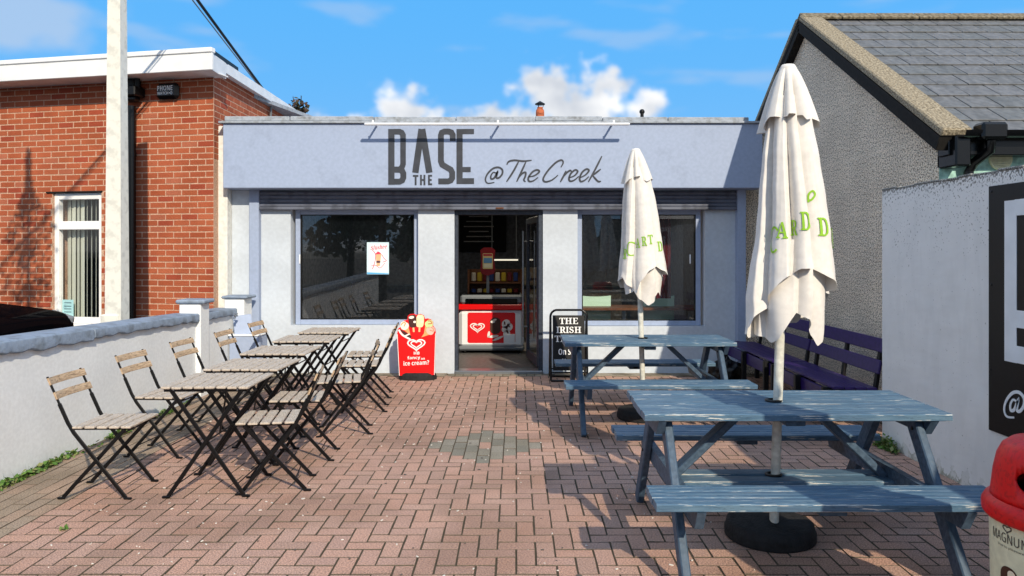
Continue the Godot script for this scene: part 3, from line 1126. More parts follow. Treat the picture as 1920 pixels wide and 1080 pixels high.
	part(cw, "cowl", M.black_plastic, fp)
	var vp := MB.new()
	vp.lathe([[0.022, 3.17], [0.022, 3.31], [0.034, 3.325], [0.034, 3.345], [0.02, 3.365], [0.001, 3.37]], 12)
	var vo := part(vp, "vent_pipe", M.black_plastic, shop)
	vo.position = Vector3(1.60, 0, -9.5)
	# strip light on three arms above the letters
	var lamp := thing("sign_light", "slim white strip light on brackets above the shop lettering", "light")
	var tb := MB.new()
	tb.box(Vector3(-0.23, 3.085, -8.955), Vector3(3.185, 0.030, 0.045), 0.010)
	part(tb, "tube_housing", M.white_metal, lamp)
	for bx in [-1.72, -0.22, 1.17]:
		var bk := MB.new()
		bk.bar(Vector3(bx, 3.105, -9.20), Vector3(bx, 3.11, -8.955), 0.022, 0.012, Vector3(1, 0, 0))
		bk.bar(Vector3(bx, 3.135, -8.96), Vector3(bx, 3.095, -8.96), 0.022, 0.010, Vector3(1, 0, 0))
		part(bk, "bracket", M.white_metal, lamp)

# ---------------------------------------------------------------- inside the shop
func build_shop_inside() -> void:
	# ceiling light strips
	for e in [[-0.12, -11.0, 0.42], [-1.9, -11.6, 0.9], [1.6, -12.6, 0.9]]:
		var l := thing("ceiling_light", ["slim lit ceiling strip seen through the open door", "lit ceiling strip inside behind the left shop window", "lit ceiling strip deep inside behind the right shop window"][taken.get("ceiling_light", 0)], "light", Vector3(e[0], 2.50, e[1]))
		var hs := MB.new()
		hs.box(Vector3(0, -0.005, 0), Vector3(e[2], 0.05, 0.12), 0.006)
		part(hs, "housing", M.white_metal, l)
		var df := MB.new()
		df.box(Vector3(0, -0.036, 0), Vector3(e[2] - 0.02, 0.014, 0.10), 0.004)
		part(df, "diffuser", M.lamp_glow, l)
		var ar := AreaLight3D.new()
		ar.name = "glow"
		ar.area_size = Vector2(e[2] - 0.02, 0.10)
		ar.light_energy = 0.7
		ar.light_color = Color(1.0, 0.95, 0.85)
		ar.shadow_enabled = true
		ar.rotation.x = -PI / 2
		ar.position = Vector3(0, -0.05, 0)
		ar.area_range = 12.0
		l.add_child(ar)
	# ice cream freezer facing the door
	var fz := thing("ice_cream_freezer", "white and red ice cream chest freezer facing the open door", "freezer", Vector3(-0.375, 0.02, -11.25))
	var bd := MB.new()
	bd.box(Vector3(0, 0.37, -0.33), Vector3(0.985, 0.56, 0.66), 0.05)
	part(bd, "body", M.freezer_white, fz)
	var bs := MB.new()
	bs.box(Vector3(0, 0.08, -0.33), Vector3(1.0, 0.07, 0.675), 0.025)
	part(bs, "base_bumper", M.grey_plastic, fz)
	for sx in [-0.4, 0.42]:
		for sz in [-0.06, -0.58]:
			var cs := MB.new()
			cs.xf = Transform3D(Basis(Vector3(0, 0, 1), PI / 2), Vector3(sx, 0.028, sz))
			cs.lathe([[0.001, -0.015], [0.028, -0.015], [0.028, 0.015], [0.001, 0.015]], 12)
			part(cs, "castor", M.rubber, fz)
	var rb := MB.new()
	rb.box(Vector3(0, 0.70, -0.33), Vector3(1.01, 0.085, 0.685), 0.012)
	part(rb, "red_band", M.freezer_red, fz)
	var ld := MB.new()
	ld.box(Vector3(0, 0.815, -0.33), Vector3(0.94, 0.14, 0.64), 0.03)
	part(ld, "lid_frame", M.grey_plastic, fz)
	var gl := MB.new()
	gl.box(Vector3(0, 0.79, 0.0), Vector3(0.78, 0.075, 0.015), 0.004)
	part(gl, "front_glass", M.dark_glass, fz)
	var tp := MB.new()
	tp.box(Vector3(0, 0.887, -0.33), Vector3(0.86, 0.012, 0.54), 0.004)
	part(tp, "glass_lid", M.dark_glass, fz)
	var fpnt := MB.new()
	var fm := flatmap(Vector3(0, 0.39, 0.001), Vector3(1, 0, 0), Vector3(0, 1, 0))
	fpnt.col = Color(0.68, 0.005, 0.008)
	fpnt.rrect(Vector2(0, 0), Vector2(0.72, 0.46), 0.03, fm, 0.001)
	heart(fpnt, Vector2(-0.21, 0.0), 0.105, fm, 0.002)
	# chocolate bar and splash on the panel
	fpnt.col = Color(0.06, 0.02, 0.014)
	fpnt.rrect(Vector2(0.06, 0.03), Vector2(0.16, 0.25), 0.07, fm, 0.002)
	fpnt.col = Color(0.75, 0.72, 0.68)
	for q in [[0.02, 0.09, 0.035, 0.02], [0.05, 0.12, 0.03, 0.014], [0.03, -0.13, 0.08, 0.02], [0.10, -0.16, 0.09, 0.018], [-0.04, -0.10, 0.02, 0.05], [0.22, 0.06, 0.07, 0.06], [0.27, 0.01, 0.06, 0.05], [0.20, -0.02, 0.05, 0.04], [0.23, -0.09, 0.06, 0.05]]:
		fpnt.ellipse(Vector2(q[0], q[1]), Vector2(q[2], q[3]), fm, 0.003, q[0] * 4.0, 12)
	fpnt.col = Color(0.10, 0.03, 0.02)
	for q in [[0.20, 0.07, 0.03, 0.012], [0.26, 0.03, 0.035, 0.012], [0.24, -0.06, 0.03, 0.014], [0.22, 0.0, 0.02, 0.01]]:
		fpnt.ellipse(Vector2(q[0], q[1]), Vector2(q[2], q[3]), fm, 0.004, q[0] * 9.0, 10)
	part(fpnt, "front_print", M.print, fz)
	var tx := MB.new()
	tx.box(Vector3(0.27, 0.215, 0.006), Vector3(0.17, 0.16, 0.012), 0.006)
	part(tx, "grille_panel", M.freezer_white, fz)
	# red shield-shaped price board on a post behind the freezer top
	var pb := thing("price_board", "red framed ice cream price board on a post above the freezer", "price board", Vector3(-0.44, 0.92, -11.55))
	var ps := MB.new()
	ps.box(Vector3(0, 0.18, 0), Vector3(0.045, 0.36, 0.03), 0.004)
	part(ps, "post", M.grey_plastic, pb)
	var ou := PackedVector2Array()
	for q in [[-0.10, 0.0], [0.0, -0.035], [0.10, 0.0], [0.115, 0.06], [0.10, 0.20], [0.115, 0.36], [0.06, 0.40], [-0.06, 0.40], [-0.115, 0.36], [-0.10, 0.20], [-0.115, 0.06]]:
		ou.append(Vector2(q[0], q[1] + 0.30))
	var ob := MB.new()
	ob.xf = Transform3D(Basis(), Vector3(0, 0, 0.016))
	ob.prism(ou, 0.015)
	part(ob, "frame", mat(Color(0.45, 0.02, 0.06), 0.4), pb)
	var op := MB.new()
	var om := flatmap(Vector3(0, 0.47, 0.032), Vector3(1, 0, 0), Vector3(0, 1, 0))
	op.col = Color(0.55, 0.45, 0.20)
	op.rrect(Vector2(0, 0.02), Vector2(0.155, 0.24), 0.015, om, 0.001)
	op.col = Color(0.10, 0.25, 0.45)
	op.rrect(Vector2(0, 0.03), Vector2(0.13, 0.08), 0.01, om, 0.002)
	op.col = Color(0.35, 0.04, 0.05)
	op.rrect(Vector2(0, 0.115), Vector2(0.14, 0.035), 0.008, om, 0.002)
	op.col = Color(0.62, 0.60, 0.45)
	op.rrect(Vector2(0, -0.05), Vector2(0.13, 0.06), 0.01, om, 0.002)
	part(op, "print", M.print, pb)
	# lit front edge of a display shelf
	var ds := thing("display_light", "short lit strip over the display behind the freezer", "light", Vector3(-0.20, 1.42, -12.3))
	var dsm := MB.new()
	dsm.box(Vector3.ZERO, Vector3(0.46, 0.022, 0.03), 0.004)
	part(dsm, "diffuser", M.lamp_glow, ds)
	var dsh := MB.new()
	dsh.box(Vector3(0, 0.02, -0.02), Vector3(0.50, 0.018, 0.08), 0.003)
	dsh.tube([Vector3(0.2, 0.02, -0.02), Vector3(0.2, 1.08, -0.02)], 0.006, 6)
	dsh.tube([Vector3(-0.2, 0.02, -0.02), Vector3(-0.2, 1.08, -0.02)], 0.006, 6)
	part(dsh, "hanger", M.grey_plastic, ds)
	# snack rack behind
	var rk := thing("snack_rack", "dark wooden snack rack with packets behind the freezer", "rack", Vector3(-0.35, 0.02, -12.5))
	var rr := MB.new()
	for y in [0.45, 0.75, 1.02]:
		rr.box(Vector3(0, y, 0), Vector3(0.85, 0.025, 0.3), 0.003)
	for sx in [-0.44, 0.44]:
		rr.box(Vector3(sx, 0.62, 0), Vector3(0.03, 1.24, 0.32), 0.003)
	rr.box(Vector3(0, 0.62, -0.15), Vector3(0.85, 1.24, 0.02))
	part(rr, "shelving", M.warm_wood, rk)
	for y in [0.76, 1.03]:
		for i in 8:
			var pk := MB.new()
			pk.box(Vector3(-0.36 + i * 0.1, y + 0.085, 0.05), Vector3(0.075, 0.15, 0.05), 0.012)
			part(pk, "packet", mat([Color(0.35, 0.05, 0.06), Color(0.65, 0.55, 0.12), Color(0.75, 0.72, 0.66), Color(0.12, 0.2, 0.4)][(i * 3 + int(y * 10.0)) % 4], 0.4), rk)
	# counter and back wall furniture
	var ct := thing("serving_counter", "pale serving counter with black top inside the shop", "counter", Vector3(0.55, 0.02, -13.4))
	var cb := MB.new()
	cb.box(Vector3(0, 0.44, 0), Vector3(2.6, 0.88, 0.6), 0.01)
	part(cb, "cabinet", M.counter, ct)
	var ctt := MB.new()
	ctt.box(Vector3(0, 0.905, 0), Vector3(2.66, 0.05, 0.66), 0.008)
	part(ctt, "worktop", M.black_plastic, ct)
	var mc := thing("coffee_machine", "boxy steel machine standing on the serving counter", "machine", Vector3(0.45, 0.951, -13.42))
	var mm := MB.new()
	mm.box(Vector3(0, 0.16, 0), Vector3(0.72, 0.32, 0.42), 0.02)
	part(mm, "housing", M.counter, mc)
	var mk := MB.new()
	mk.box(Vector3(-0.1, 0.12, 0.212), Vector3(0.2, 0.04, 0.02), 0.005)
	part(mk, "tray", M.black_plastic, mc)
	var bb := thing("menu_board", "black menu board on the back wall inside the shop", "menu board", Vector3(-1.15, 2.0, -14.96))
	var bm := MB.new()
	bm.box(Vector3(0, 0, 0), Vector3(1.9, 0.9, 0.05), 0.008)
	part(bm, "board", M.blackboard, bb)
	var bl := MB.new()
	bl.col = Color(0.30, 0.30, 0.30)
	var blm := flatmap(Vector3(0, 0, 0.026), Vector3(1, 0, 0), Vector3(0, 1, 0))
	for i in 6:
		for k in 2:
			bl.rrect(Vector2(-0.45 + k * 0.85, 0.26 - i * 0.1), Vector2(0.4 + 0.1 * ((i * 7 + k * 3) % 3), 0.022), 0.008, blm, 0.001)
	part(bl, "chalk_lines", M.print, bb)
	# long window table with two pale chairs behind the right window
	var wt := thing("window_table", "narrow wooden table inside behind the right shop window", "table", Vector3(1.60, 0.02, -10.55))
	var wtt := MB.new()
	wtt.box(Vector3(0, 0.745, 0), Vector3(1.9, 0.035, 0.6), 0.004)
	part(wtt, "table_top", M.warm_wood, wt)
	for sx in [-0.08, 0.85, -0.85]:
		var lg := MB.new()
		lg.box(Vector3(sx, 0.365, 0), Vector3(0.05, 0.73, 0.05), 0.004)
		part(lg, "leg", M.steel, wt)
	for i in 2:
		var ch := thing("cafe_chair", ["pale mint shell chair behind the right shop window, nearer the door", "pale mint shell chair behind the right shop window, half hidden by the umbrella"][i], "chair", Vector3([1.12, 2.02][i], 0.02, -10.75), 0.0, "pale chairs inside the shop")
		var rows := []
		for k in 14:
			var t := k / 13.0
			var yz := Vector2(0, 0)
			if t < 0.5:
				yz = Vector2(0.90 - t * 2.0 * 0.40, 0.17 - t * 0.06)
			else:
				var u := (t - 0.5) * 2.0
				yz = Vector2(0.50 - 0.05 * sin(u * PI * 0.5), 0.14 - u * 0.44)
			var line := PackedVector3Array()
			for j in 9:
				var s := j / 8.0 - 0.5
				line.append(Vector3(s * 0.44, yz.x + (s * s) * 0.06, yz.y))
			rows.append(line)
		var shl := MB.new()
		shl.grid(rows)
		part(shl, "shell", M.mint_plastic, ch)
		for q in [[-0.18, -0.22], [0.18, -0.22], [-0.18, 0.10], [0.18, 0.10]]:
			var lg := MB.new()
			lg.tube([Vector3(q[0] * 0.8, 0.46, q[1] * 0.7), Vector3(q[0], 0.0, q[1])], 0.011, 8)
			part(lg, "leg", M.steel, ch)
	var dr := thing("hanging_drape", "dull red drape hanging inside behind the right shop window", "drape", Vector3(2.0, 0.9, -10.15))
	var rws := []
	for k in 5:
		var line := PackedVector3Array()
		for j in 21:
			line.append(Vector3((j / 20.0 - 0.5) * 0.20, 1.30 - k * 0.32, 0.018 * sin(j * 1.9)))
		rws.append(line)
	var dm := MB.new()
	dm.grid(rws)
	part(dm, "cloth", mat(Color(0.33, 0.06, 0.10), 0.9), dr)
	var rd := MB.new()
	rd.tube([Vector3(-0.16, 1.31, 0), Vector3(0.16, 1.31, 0)], 0.012, 8)
	rd.tube([Vector3(0, 1.31, 0), Vector3(0, 1.62, 0)], 0.006, 6)
	part(rd, "rail", M.steel, dr)
	# poster taped inside the left window
	var po := thing("slush_poster", "pale blue and red slush drink poster in the left shop window", "poster", Vector3(-1.79, 1.47, -9.659))
	var pp := MB.new()
	pp.box(Vector3(0, 0, 0), Vector3(0.285, 0.415, 0.003))
	part(pp, "sheet", mat(Color(0.80, 0.90, 0.93), 0.5), po)
	var pm := flatmap(Vector3(0, 0, 0.0016), Vector3(1, 0, 0), Vector3(0, 1, 0))
	var pr := MB.new()
	pr.col = Color(0.68, 0.82, 0.86)
	pr.rrect(Vector2(0.005, 0.0), Vector2(0.24, 0.36), 0.02, pm, 0.0004)
	pr.col = Color(0.80, 0.05, 0.10)
	pr.text("Slushee", serif_bold, Vector2(0.015, 0.145), Vector2(0.21, 0.055), pm, 0.0008, 0.35, 0.10)
	pr.poly(PackedVector2Array([Vector2(-0.03, 0.06), Vector2(0.0, 0.09), Vector2(0.03, 0.075), Vector2(0.045, 0.055), Vector2(-0.025, 0.05)]), pm, 0.0008)
	pr.stroke([Vector2(-0.07, -0.14), Vector2(-0.04, -0.05), Vector2(-0.03, 0.05), Vector2(-0.075, 0.11)], 0.008, pm, 0.0012)
	pr.stroke([Vector2(0.05, 0.05), Vector2(0.08, 0.0), Vector2(0.11, -0.03), Vector2(0.06, -0.05)], 0.007, pm, 0.0012)
	pr.stroke([Vector2(-0.09, -0.10), Vector2(-0.03, -0.09), Vector2(0.03, -0.125), Vector2(0.09, -0.06)], 0.006, pm, 0.0016)
	pr.col = Color(0.85, 0.45, 0.25)
	pr.poly(PackedVector2Array([Vector2(-0.03, 0.05), Vector2(0.045, 0.055), Vector2(0.025, -0.10), Vector2(-0.015, -0.10)]), pm, 0.0010)
	pr.col = Color(0.10, 0.05, 0.06)
	pr.rrect(Vector2(0.006, -0.045), Vector2(0.05, 0.03), 0.008, pm, 0.0014)
	pr.col = Color(0.10, 0.40, 0.72)
	pr.poly(PackedVector2Array([Vector2(-0.14, -0.205), Vector2(0.14, -0.205), Vector2(0.14, -0.195), Vector2(-0.14, -0.18)]), pm, 0.0008)
	part(pr, "print", M.print, po)

# double-lined heart emblem
func heart(mb: MB, c: Vector2, r: float, m: Callable, lift: float) -> void:
	var keep := mb.col
	var pts := []
	for s in 25:
		var a := TAU * s / 24.0
		var x := 16.0 * pow(sin(a), 3)
		var y := 13.0 * cos(a) - 5.0 * cos(2 * a) - 2.0 * cos(3 * a) - cos(4 * a)
		pts.append(Vector2(x / 16.0, (y + 2.0) / 17.0))
	mb.col = Color(0.82, 0.81, 0.80)
	for k in [[1.0, 0.15], [0.62, 0.13]]:
		var p := []
		for q in pts:
			p.append(c + q * r * k[0] * Vector2(1.0, 0.74) + Vector2(0, (1.0 - k[0]) * r * 0.12))
		mb.stroke(p, r * k[1], m, lift, false)
	mb.col = keep

# ---------------------------------------------------------------- brick building on the left
const BW_O := Vector3(-3.73, 0, -9.2)
const BW_A := 0.2094

func bw(s: float, y: float, out: float) -> Vector3:
	# s metres along the front from the corner to the left, out metres in front of the face
	return BW_O + Vector3(-cos(BW_A) * s, y, -sin(BW_A) * s) + Vector3(-sin(BW_A), 0, cos(BW_A)) * out

func build_brick_building() -> void:
	var b := thing("brick_building", "red brick flat-roofed building with white roof edge left of shop", "building")
	var basis := Basis(Vector3(cos(BW_A), 0, sin(BW_A)), Vector3.UP, Vector3(-sin(BW_A), 0, cos(BW_A)))
	var fx := Transform3D(basis, BW_O)   # local x to the right (0 at the corner), z out of the face
	var ws := 1.602
	var we := 2.341
	var wt := 2.335
	var wb := 0.60
	var mo := MB.new()
	mo.xf = fx
	mo.span(Vector3(-ws, -0.04, -0.25), Vector3(-0.06, 3.74, 0))
	mo.span(Vector3(-0.06, -0.04, -0.012), Vector3(0, 3.74, 0))
	mo.span(Vector3(-we, wt, -0.25), Vector3(-ws, 3.74, 0))
	mo.span(Vector3(-we, -0.04, -0.25), Vector3(-ws, wb, 0))
	mo.span(Vector3(-7.0, -0.04, -0.25), Vector3(-we, 3.74, 0))
	mo.xf = Transform3D()
	mo.span(Vector3(-3.98, -0.04, -15.0), Vector3(-3.735, 3.795, -9.30))
	mo.span(Vector3(-3.765, -0.04, -9.30), Vector3(-3.735, 3.74, -9.2165))
	part(mo, "mortar_wall", M.mortar, b)
	# roof slab and the rest of the room behind
	var rs := MB.new()
	rs.xf = fx
	rs.span(Vector3(-7.0, 3.745, -5.5), Vector3(-0.3, 3.80, 0.3))
	part(rs, "roof", M.roof_felt, b)
	# bricks: 215 x 65 with 10 mm joints
	var tones := []
	for i in 12:
		var q := rng.randf()
		tones.append(Color(0.45, 0.108, 0.046).lerp(Color(0.52, 0.145, 0.066), q))
	tones.append(Color(0.42, 0.085, 0.040))
	tones.append(Color(0.50, 0.155, 0.085))
	var shapes := []
	for t in tones:
		var mb := MB.new()
		mb.col = t
		mb.box(Vector3(0, 0, 0), Vector3(0.2145, 0.0645, 0.016), 0.003)
		shapes.append(mb)
	var meshes := {}
	var all := []
	for row in range(0, 50):
		var y := 0.005 + row * 0.075 + 0.0325
		var s := 0.1075 if row % 2 == 0 else -0.005
		while s < 6.0:
			var c := s
			var w := 1.0
			if row % 2 == 1 and s < 0.05:
				c = 0.0515
				w = 0.48
			var clear := not (c + 0.1075 * w > ws and c - 0.1075 * w < we and y < wt and y > wb)
			if not clear:
				# cut bricks beside the window
				var lo := c - 0.1075 * w
				var hi := c + 0.1075 * w
				if lo < ws - 0.03:
					hi = ws - 0.001
				elif hi > we + 0.03:
					lo = we + 0.001
				else:
					s += 0.225
					continue
				w = (hi - lo) / 0.215
				c = (hi + lo) * 0.5
			var t := fx * Transform3D(Basis().scaled(Vector3(w, 1, 1)), Vector3(-c, y + rng.randf_range(-0.0015, 0.0015), rng.randf_range(-0.0065, -0.0050)))
			all.append([-t.origin.z, shapes[rng.randi() % shapes.size()], t])
			s += 0.225
	all.sort_custom(func(p, q): return p[0] < q[0])
	var rest := MB.new()
	var made := 0
	for e in all:
		var p: Vector3 = e[2].origin
		var px := 968.0 + p.x * 1400.0 / -p.z
		var py := 472.0 - (p.y - 1.555) * 1400.0 / -p.z
		var behind_pole := px > 203 and px < 238
		if made < 300 and px > 0 and py > 150 and py < 596 and not behind_pole:
			if not meshes.has(e[1]):
				meshes[e[1]] = e[1].mesh()
			piece(meshes[e[1]], "brick", M.brick, b, e[2])
			made += 1
		else:
			rest.add(e[1], e[2])
	# the side wall running back from the corner
	for row in range(36, 51):
		var y := 0.005 + row * 0.075 + 0.0325
		var z := -9.2 - (0.112 if row % 2 == 1 else 0.055)
		while z > -14.0:
			var w := 1.0 if z < -9.29 or row % 2 == 1 else 0.48
			rest.add(shapes[rng.randi() % shapes.size()], Transform3D(Basis(Vector3.UP, PI / 2).scaled(Vector3(1, 1, w)), Vector3(-3.7405, y, z)))
			z -= 0.225 if w > 0.9 else 0.168
	part(rest, "bricks", M.brick, b).set_meta("kind", "stuff")
	# white roof edge boards: front and return, capped by a thin trim
	var fe := MB.new()
	fe.xf = fx
	fe.span(Vector3(-7.0, 3.70, 0.33), Vector3(0.225, 3.905, 0.37), 0.006)
	part(fe, "roof_edge_board", M.white_trim, b)
	var tr := MB.new()
	tr.xf = fx
	tr.span(Vector3(-7.0, 3.905, 0.30), Vector3(0.23, 3.965, 0.385), 0.008)
	part(tr, "roof_edge_trim", M.white_trim, b)
	var rt := MB.new()
	rt.bar(Vector3(-3.602, 3.80, -8.835), Vector3(-3.62, 3.80, -9.28), 0.20, 0.03, Vector3(0, 1, 0), 0.004)
	rt.bar(Vector3(-3.63, 3.845, -9.28), Vector3(-3.69, 3.845, -15.0), 0.13, 0.03, Vector3(0, 1, 0), 0.004)
	rt.span(Vector3(-3.80, 3.80, -15.0), Vector3(-3.645, 3.815, -9.30))
	part(rt, "roof_edge_board", M.white_trim, b)
	var fl := MB.new()
	fl.bar(Vector3(-3.605, 3.925, -8.86), Vector3(-3.635, 3.93, -9.75), 0.06, 0.012, Vector3(0, 1, 0))
	part(fl, "flashing", M.black_plastic, b)
	var sf := MB.new()
	sf.xf = fx
	sf.span(Vector3(-7.0, 3.705, -0.05), Vector3(0.17, 3.72, 0.33))
	part(sf, "soffit", M.white_trim, b)
	# window
	var w := holder("window", b)
	var f := MB.new()
	f.xf = fx
	var x0 := -we + 0.002
	var x1 := -ws - 0.002
	f.span(Vector3(x0, wb + 0.03, -0.11), Vector3(x0 + 0.065, wt - 0.02, -0.03), 0.006)
	f.span(Vector3(x1 - 0.065, wb + 0.03, -0.11), Vector3(x1, wt - 0.02, -0.03), 0.006)
	f.span(Vector3(x0 + 0.065, wt - 0.105, -0.108), Vector3(x1 - 0.065, wt - 0.02, -0.032), 0.006)
	f.span(Vector3(x0 + 0.065, 1.84, -0.108), Vector3(x1 - 0.065, 1.95, -0.025), 0.006)
	f.span(Vector3(x0 + 0.065, wb + 0.03, -0.108), Vector3(x1 - 0.065, wb + 0.11, -0.032), 0.006)
	part(f, "frame", M.upvc, w)
	var si := MB.new()
	si.xf = fx
	si.span(Vector3(x0 - 0.05, wb - 0.03, -0.10), Vector3(x1 + 0.05, wb + 0.028, 0.06), 0.008)
	part(si, "sill", M.upvc, w)
	var li := MB.new()
	li.xf = fx
	li.span(Vector3(x0 - 0.08, wt - 0.018, -0.05), Vector3(x1 + 0.02, wt - 0.002, 0.02))
	part(li, "lintel_strip", M.soffit, w)
	for e in [[wb + 0.11, 1.84], [1.95, wt - 0.105]]:
		var gl := MB.new()
		gl.xf = fx
		gl.quad(Vector3(x0 + 0.065, e[0], -0.07), Vector3(x1 - 0.065, e[0], -0.07), Vector3(x1 - 0.065, e[1], -0.07), Vector3(x0 + 0.065, e[1], -0.07))
		part(gl, "pane", M.glass, w)
	for i in 9:
		var sl := MB.new()
		sl.xf = fx * Transform3D(Basis(), Vector3(x0 + 0.10 + i * 0.068, 0, -0.17))
		var a := deg_to_rad((-20.0 if i < 4 else -42.0) + rng.randf_range(-7, 7))
		sl.box(Vector3(0, (wb + wt) * 0.5, 0), Vector3(0.078, wt - wb - 0.12, 0.002), 0.0, Basis(Vector3.UP, a))
		part(sl, "blind_slat", M.blind, w)
	var bk := MB.new()
	bk.xf = fx
	bk.span(Vector3(-4.2, -0.04, -3.2), Vector3(-0.3, 3.74, -3.0))
	bk.span(Vector3(-4.3, -0.04, -3.2), Vector3(-4.2, 3.74, -0.26))
	bk.span(Vector3(-4.2, -0.04, -3.0), Vector3(-0.3, 0.0, -0.26))
	part(bk, "room_wall", M.interior_wall, b)
	var nt := MB.new()
	nt.xf = fx
	nt.span(Vector3(x0 + 0.075, 0.62, -0.083), Vector3(x0 + 0.245, 0.93, -0.081))
	var no := single(nt, "window_notice", mat(Color(0.68, 0.86, 0.88), 0.6), "pale blue notice stuck in the brick building window", "notice")
	var ntx := MB.new()
	ntx.xf = fx
	ntx.col = Color(0.12, 0.2, 0.25)
	var ntm := flatmap(Vector3(x0 + 0.16, 0.78, -0.0805), Vector3(1, 0, 0), Vector3(0, 1, 0))
	for yy in [0.11, 0.065, 0.03, -0.01, -0.06]:
		ntx.rrect(Vector2(0, yy), Vector2(0.11, 0.012), 0.004, ntm, 0.0005)
	part(ntx, "print", M.print, no)
	# drainpipe with hopper
	var dp := holder("drainpipe", b)
	var pi := MB.new()
	pi.xf = fx
	pi.tube([Vector3(-1.095, 3.38, 0.075), Vector3(-1.095, 0.02, 0.075)], 0.048, 14)
	for yy in [0.35, 1.6, 2.75]:
		pi.tube([Vector3(-1.095, yy, 0.075), Vector3(-1.095, yy + 0.05, 0.075)], 0.056, 14)
	part(pi, "pipe", M.black_gloss, dp)
	var hp := MB.new()
	hp.xf = fx
	hp.box(Vector3(-1.09, 3.545, 0.12), Vector3(0.30, 0.12, 0.20), 0.012)
	hp.box(Vector3(-1.09, 3.46, 0.10), Vector3(0.20, 0.06, 0.13), 0.02)
	part(hp, "hopper", M.black_plastic, dp)
	var el := MB.new()
	el.xf = fx
	el.tube([Vector3(-0.97, 3.58, 0.13), Vector3(-0.955, 3.66, 0.14), Vector3(-0.955, 3.70, 0.15)], 0.035, 10)
	el.tube([Vector3(-1.06, 3.60, 0.10), Vector3(-1.06, 3.70, 0.10)], 0.08, 12)
	part(el, "outlet", M.black_plastic, dp)
	# alarm box
	var al := thing("alarm_box", "black rounded PHONE WATCH alarm box on the brick wall", "alarm box", bw(0.607, 3.55, 0.0), 0.0)
	al.transform.basis = basis
	var ab := MB.new()
	ab.box(Vector3(0, 0, 0.04), Vector3(0.315, 0.20, 0.09), 0.04)
	part(ab, "case", M.black_gloss, al)
	var ap := MB.new()
	var am := flatmap(Vector3(-0.01, 0.0, 0.0855), Vector3(1, 0, 0), Vector3(0, 1, 0))
	ap.col = Color(0.85, 0.85, 0.85)
	ap.text("PHONE", sans_bold, Vector2(0, 0.032), Vector2(0.215, 0.062), am, 0.001)
	ap.text("WATCH", sans_bold, Vector2(-0.03, -0.030), Vector2(0.155, 0.036), am, 0.001)
	ap.ellipse(Vector2(0.066, -0.030), Vector2(0.008, 0.009), am, 0.001)
	ap.stroke([Vector2(0.08, -0.046), Vector2(0.086, -0.03), Vector2(0.08, -0.014)], 0.007, am, 0.001)
	ap.stroke([Vector2(0.093, -0.050), Vector2(0.101, -0.03), Vector2(0.093, -0.010)], 0.007, am, 0.001)
	part(ap, "lettering", M.print, al)
	# white mast in front
	var po := thing("white_mast", "tall white square mast standing before the brick building", "pole", Vector3(-3.955, 0, -7.4))
	var pm := MB.new()
	var rows := []
	for e in [[0.0, 0.082], [1.2, 0.079], [4.2, 0.062]]:
		var h: float = e[1]
		rows.append([e[0], h])
	for i in 2:
		var a: Array = rows[i]
		var c: Array = rows[i + 1]
		for s in 4:
			var t := Basis(Vector3.UP, PI / 2 * s)
			pm.quad(t * Vector3(-a[1], a[0], a[1]), t * Vector3(a[1], a[0], a[1]), t * Vector3(c[1], c[0], c[1]), t * Vector3(-c[1], c[0], c[1]))
	pm.quad(Vector3(-0.062, 4.2, 0.062), Vector3(0.062, 4.2, 0.062), Vector3(0.062, 4.2, -0.062), Vector3(-0.062, 4.2, -0.062))
	part(pm, "shaft", M.pole_paint, po)
	var pb := MB.new()
	pb.box(Vector3(-0.03, 0.47, 0), Vector3(0.17, 0.94, 0.20), 0.012)
	part(pb, "base_box", M.pole_paint, po)
	# overhead cables from the side wall towards a timber pole behind the viewer
	var up := thing("utility_pole", "tall timber utility pole that carries the overhead cable", "pole", Vector3(-3.95, 0, 2.7))
	var ub := MB.new()
	ub.tube([Vector3(0, -0.045, 0), Vector3(0, 4.2, 0), Vector3(0, 8.4, 0)], 0.13, 12, true, 0.09)
	part(ub, "shaft", M.bark, up)
	for e in [[0.019, 0.0, "thick black overhead cable fixed to the brick side wall"], [0.008, 0.07, "thin grey overhead wire beside the thick black cable"]]:
		var cb := MB.new()
		var path := []
		var p0 := Vector3(-3.70, 3.86 - e[1] * 0.4, -11.2)
		var p1 := Vector3(-3.86 - e[1], 8.1, 2.65)
		for i in 33:
			var t := i / 32.0
			path.append(p0.lerp(p1, t) - Vector3(0, sin(t * PI) * (0.22 + e[1]), 0))
		cb.tube(path, e[0], 8)
		single(cb, "overhead_cable", M.black_plastic if e[0] > 0.01 else M.grey_plastic, e[2], "cable")
	var cl := MB.new()
	cl.tube([Vector3(-3.71, 3.05, -11.25), Vector3(-3.70, 3.60, -11.25), Vector3(-3.68, 3.78, -11.2), Vector3(-3.66, 3.83, -11.1), Vector3(-3.65, 3.80, -11.0)], 0.018, 8)
	single(cl, "cable_conduit", M.grey_plastic, "pale curved conduit below the overhead cable fixing", "conduit")

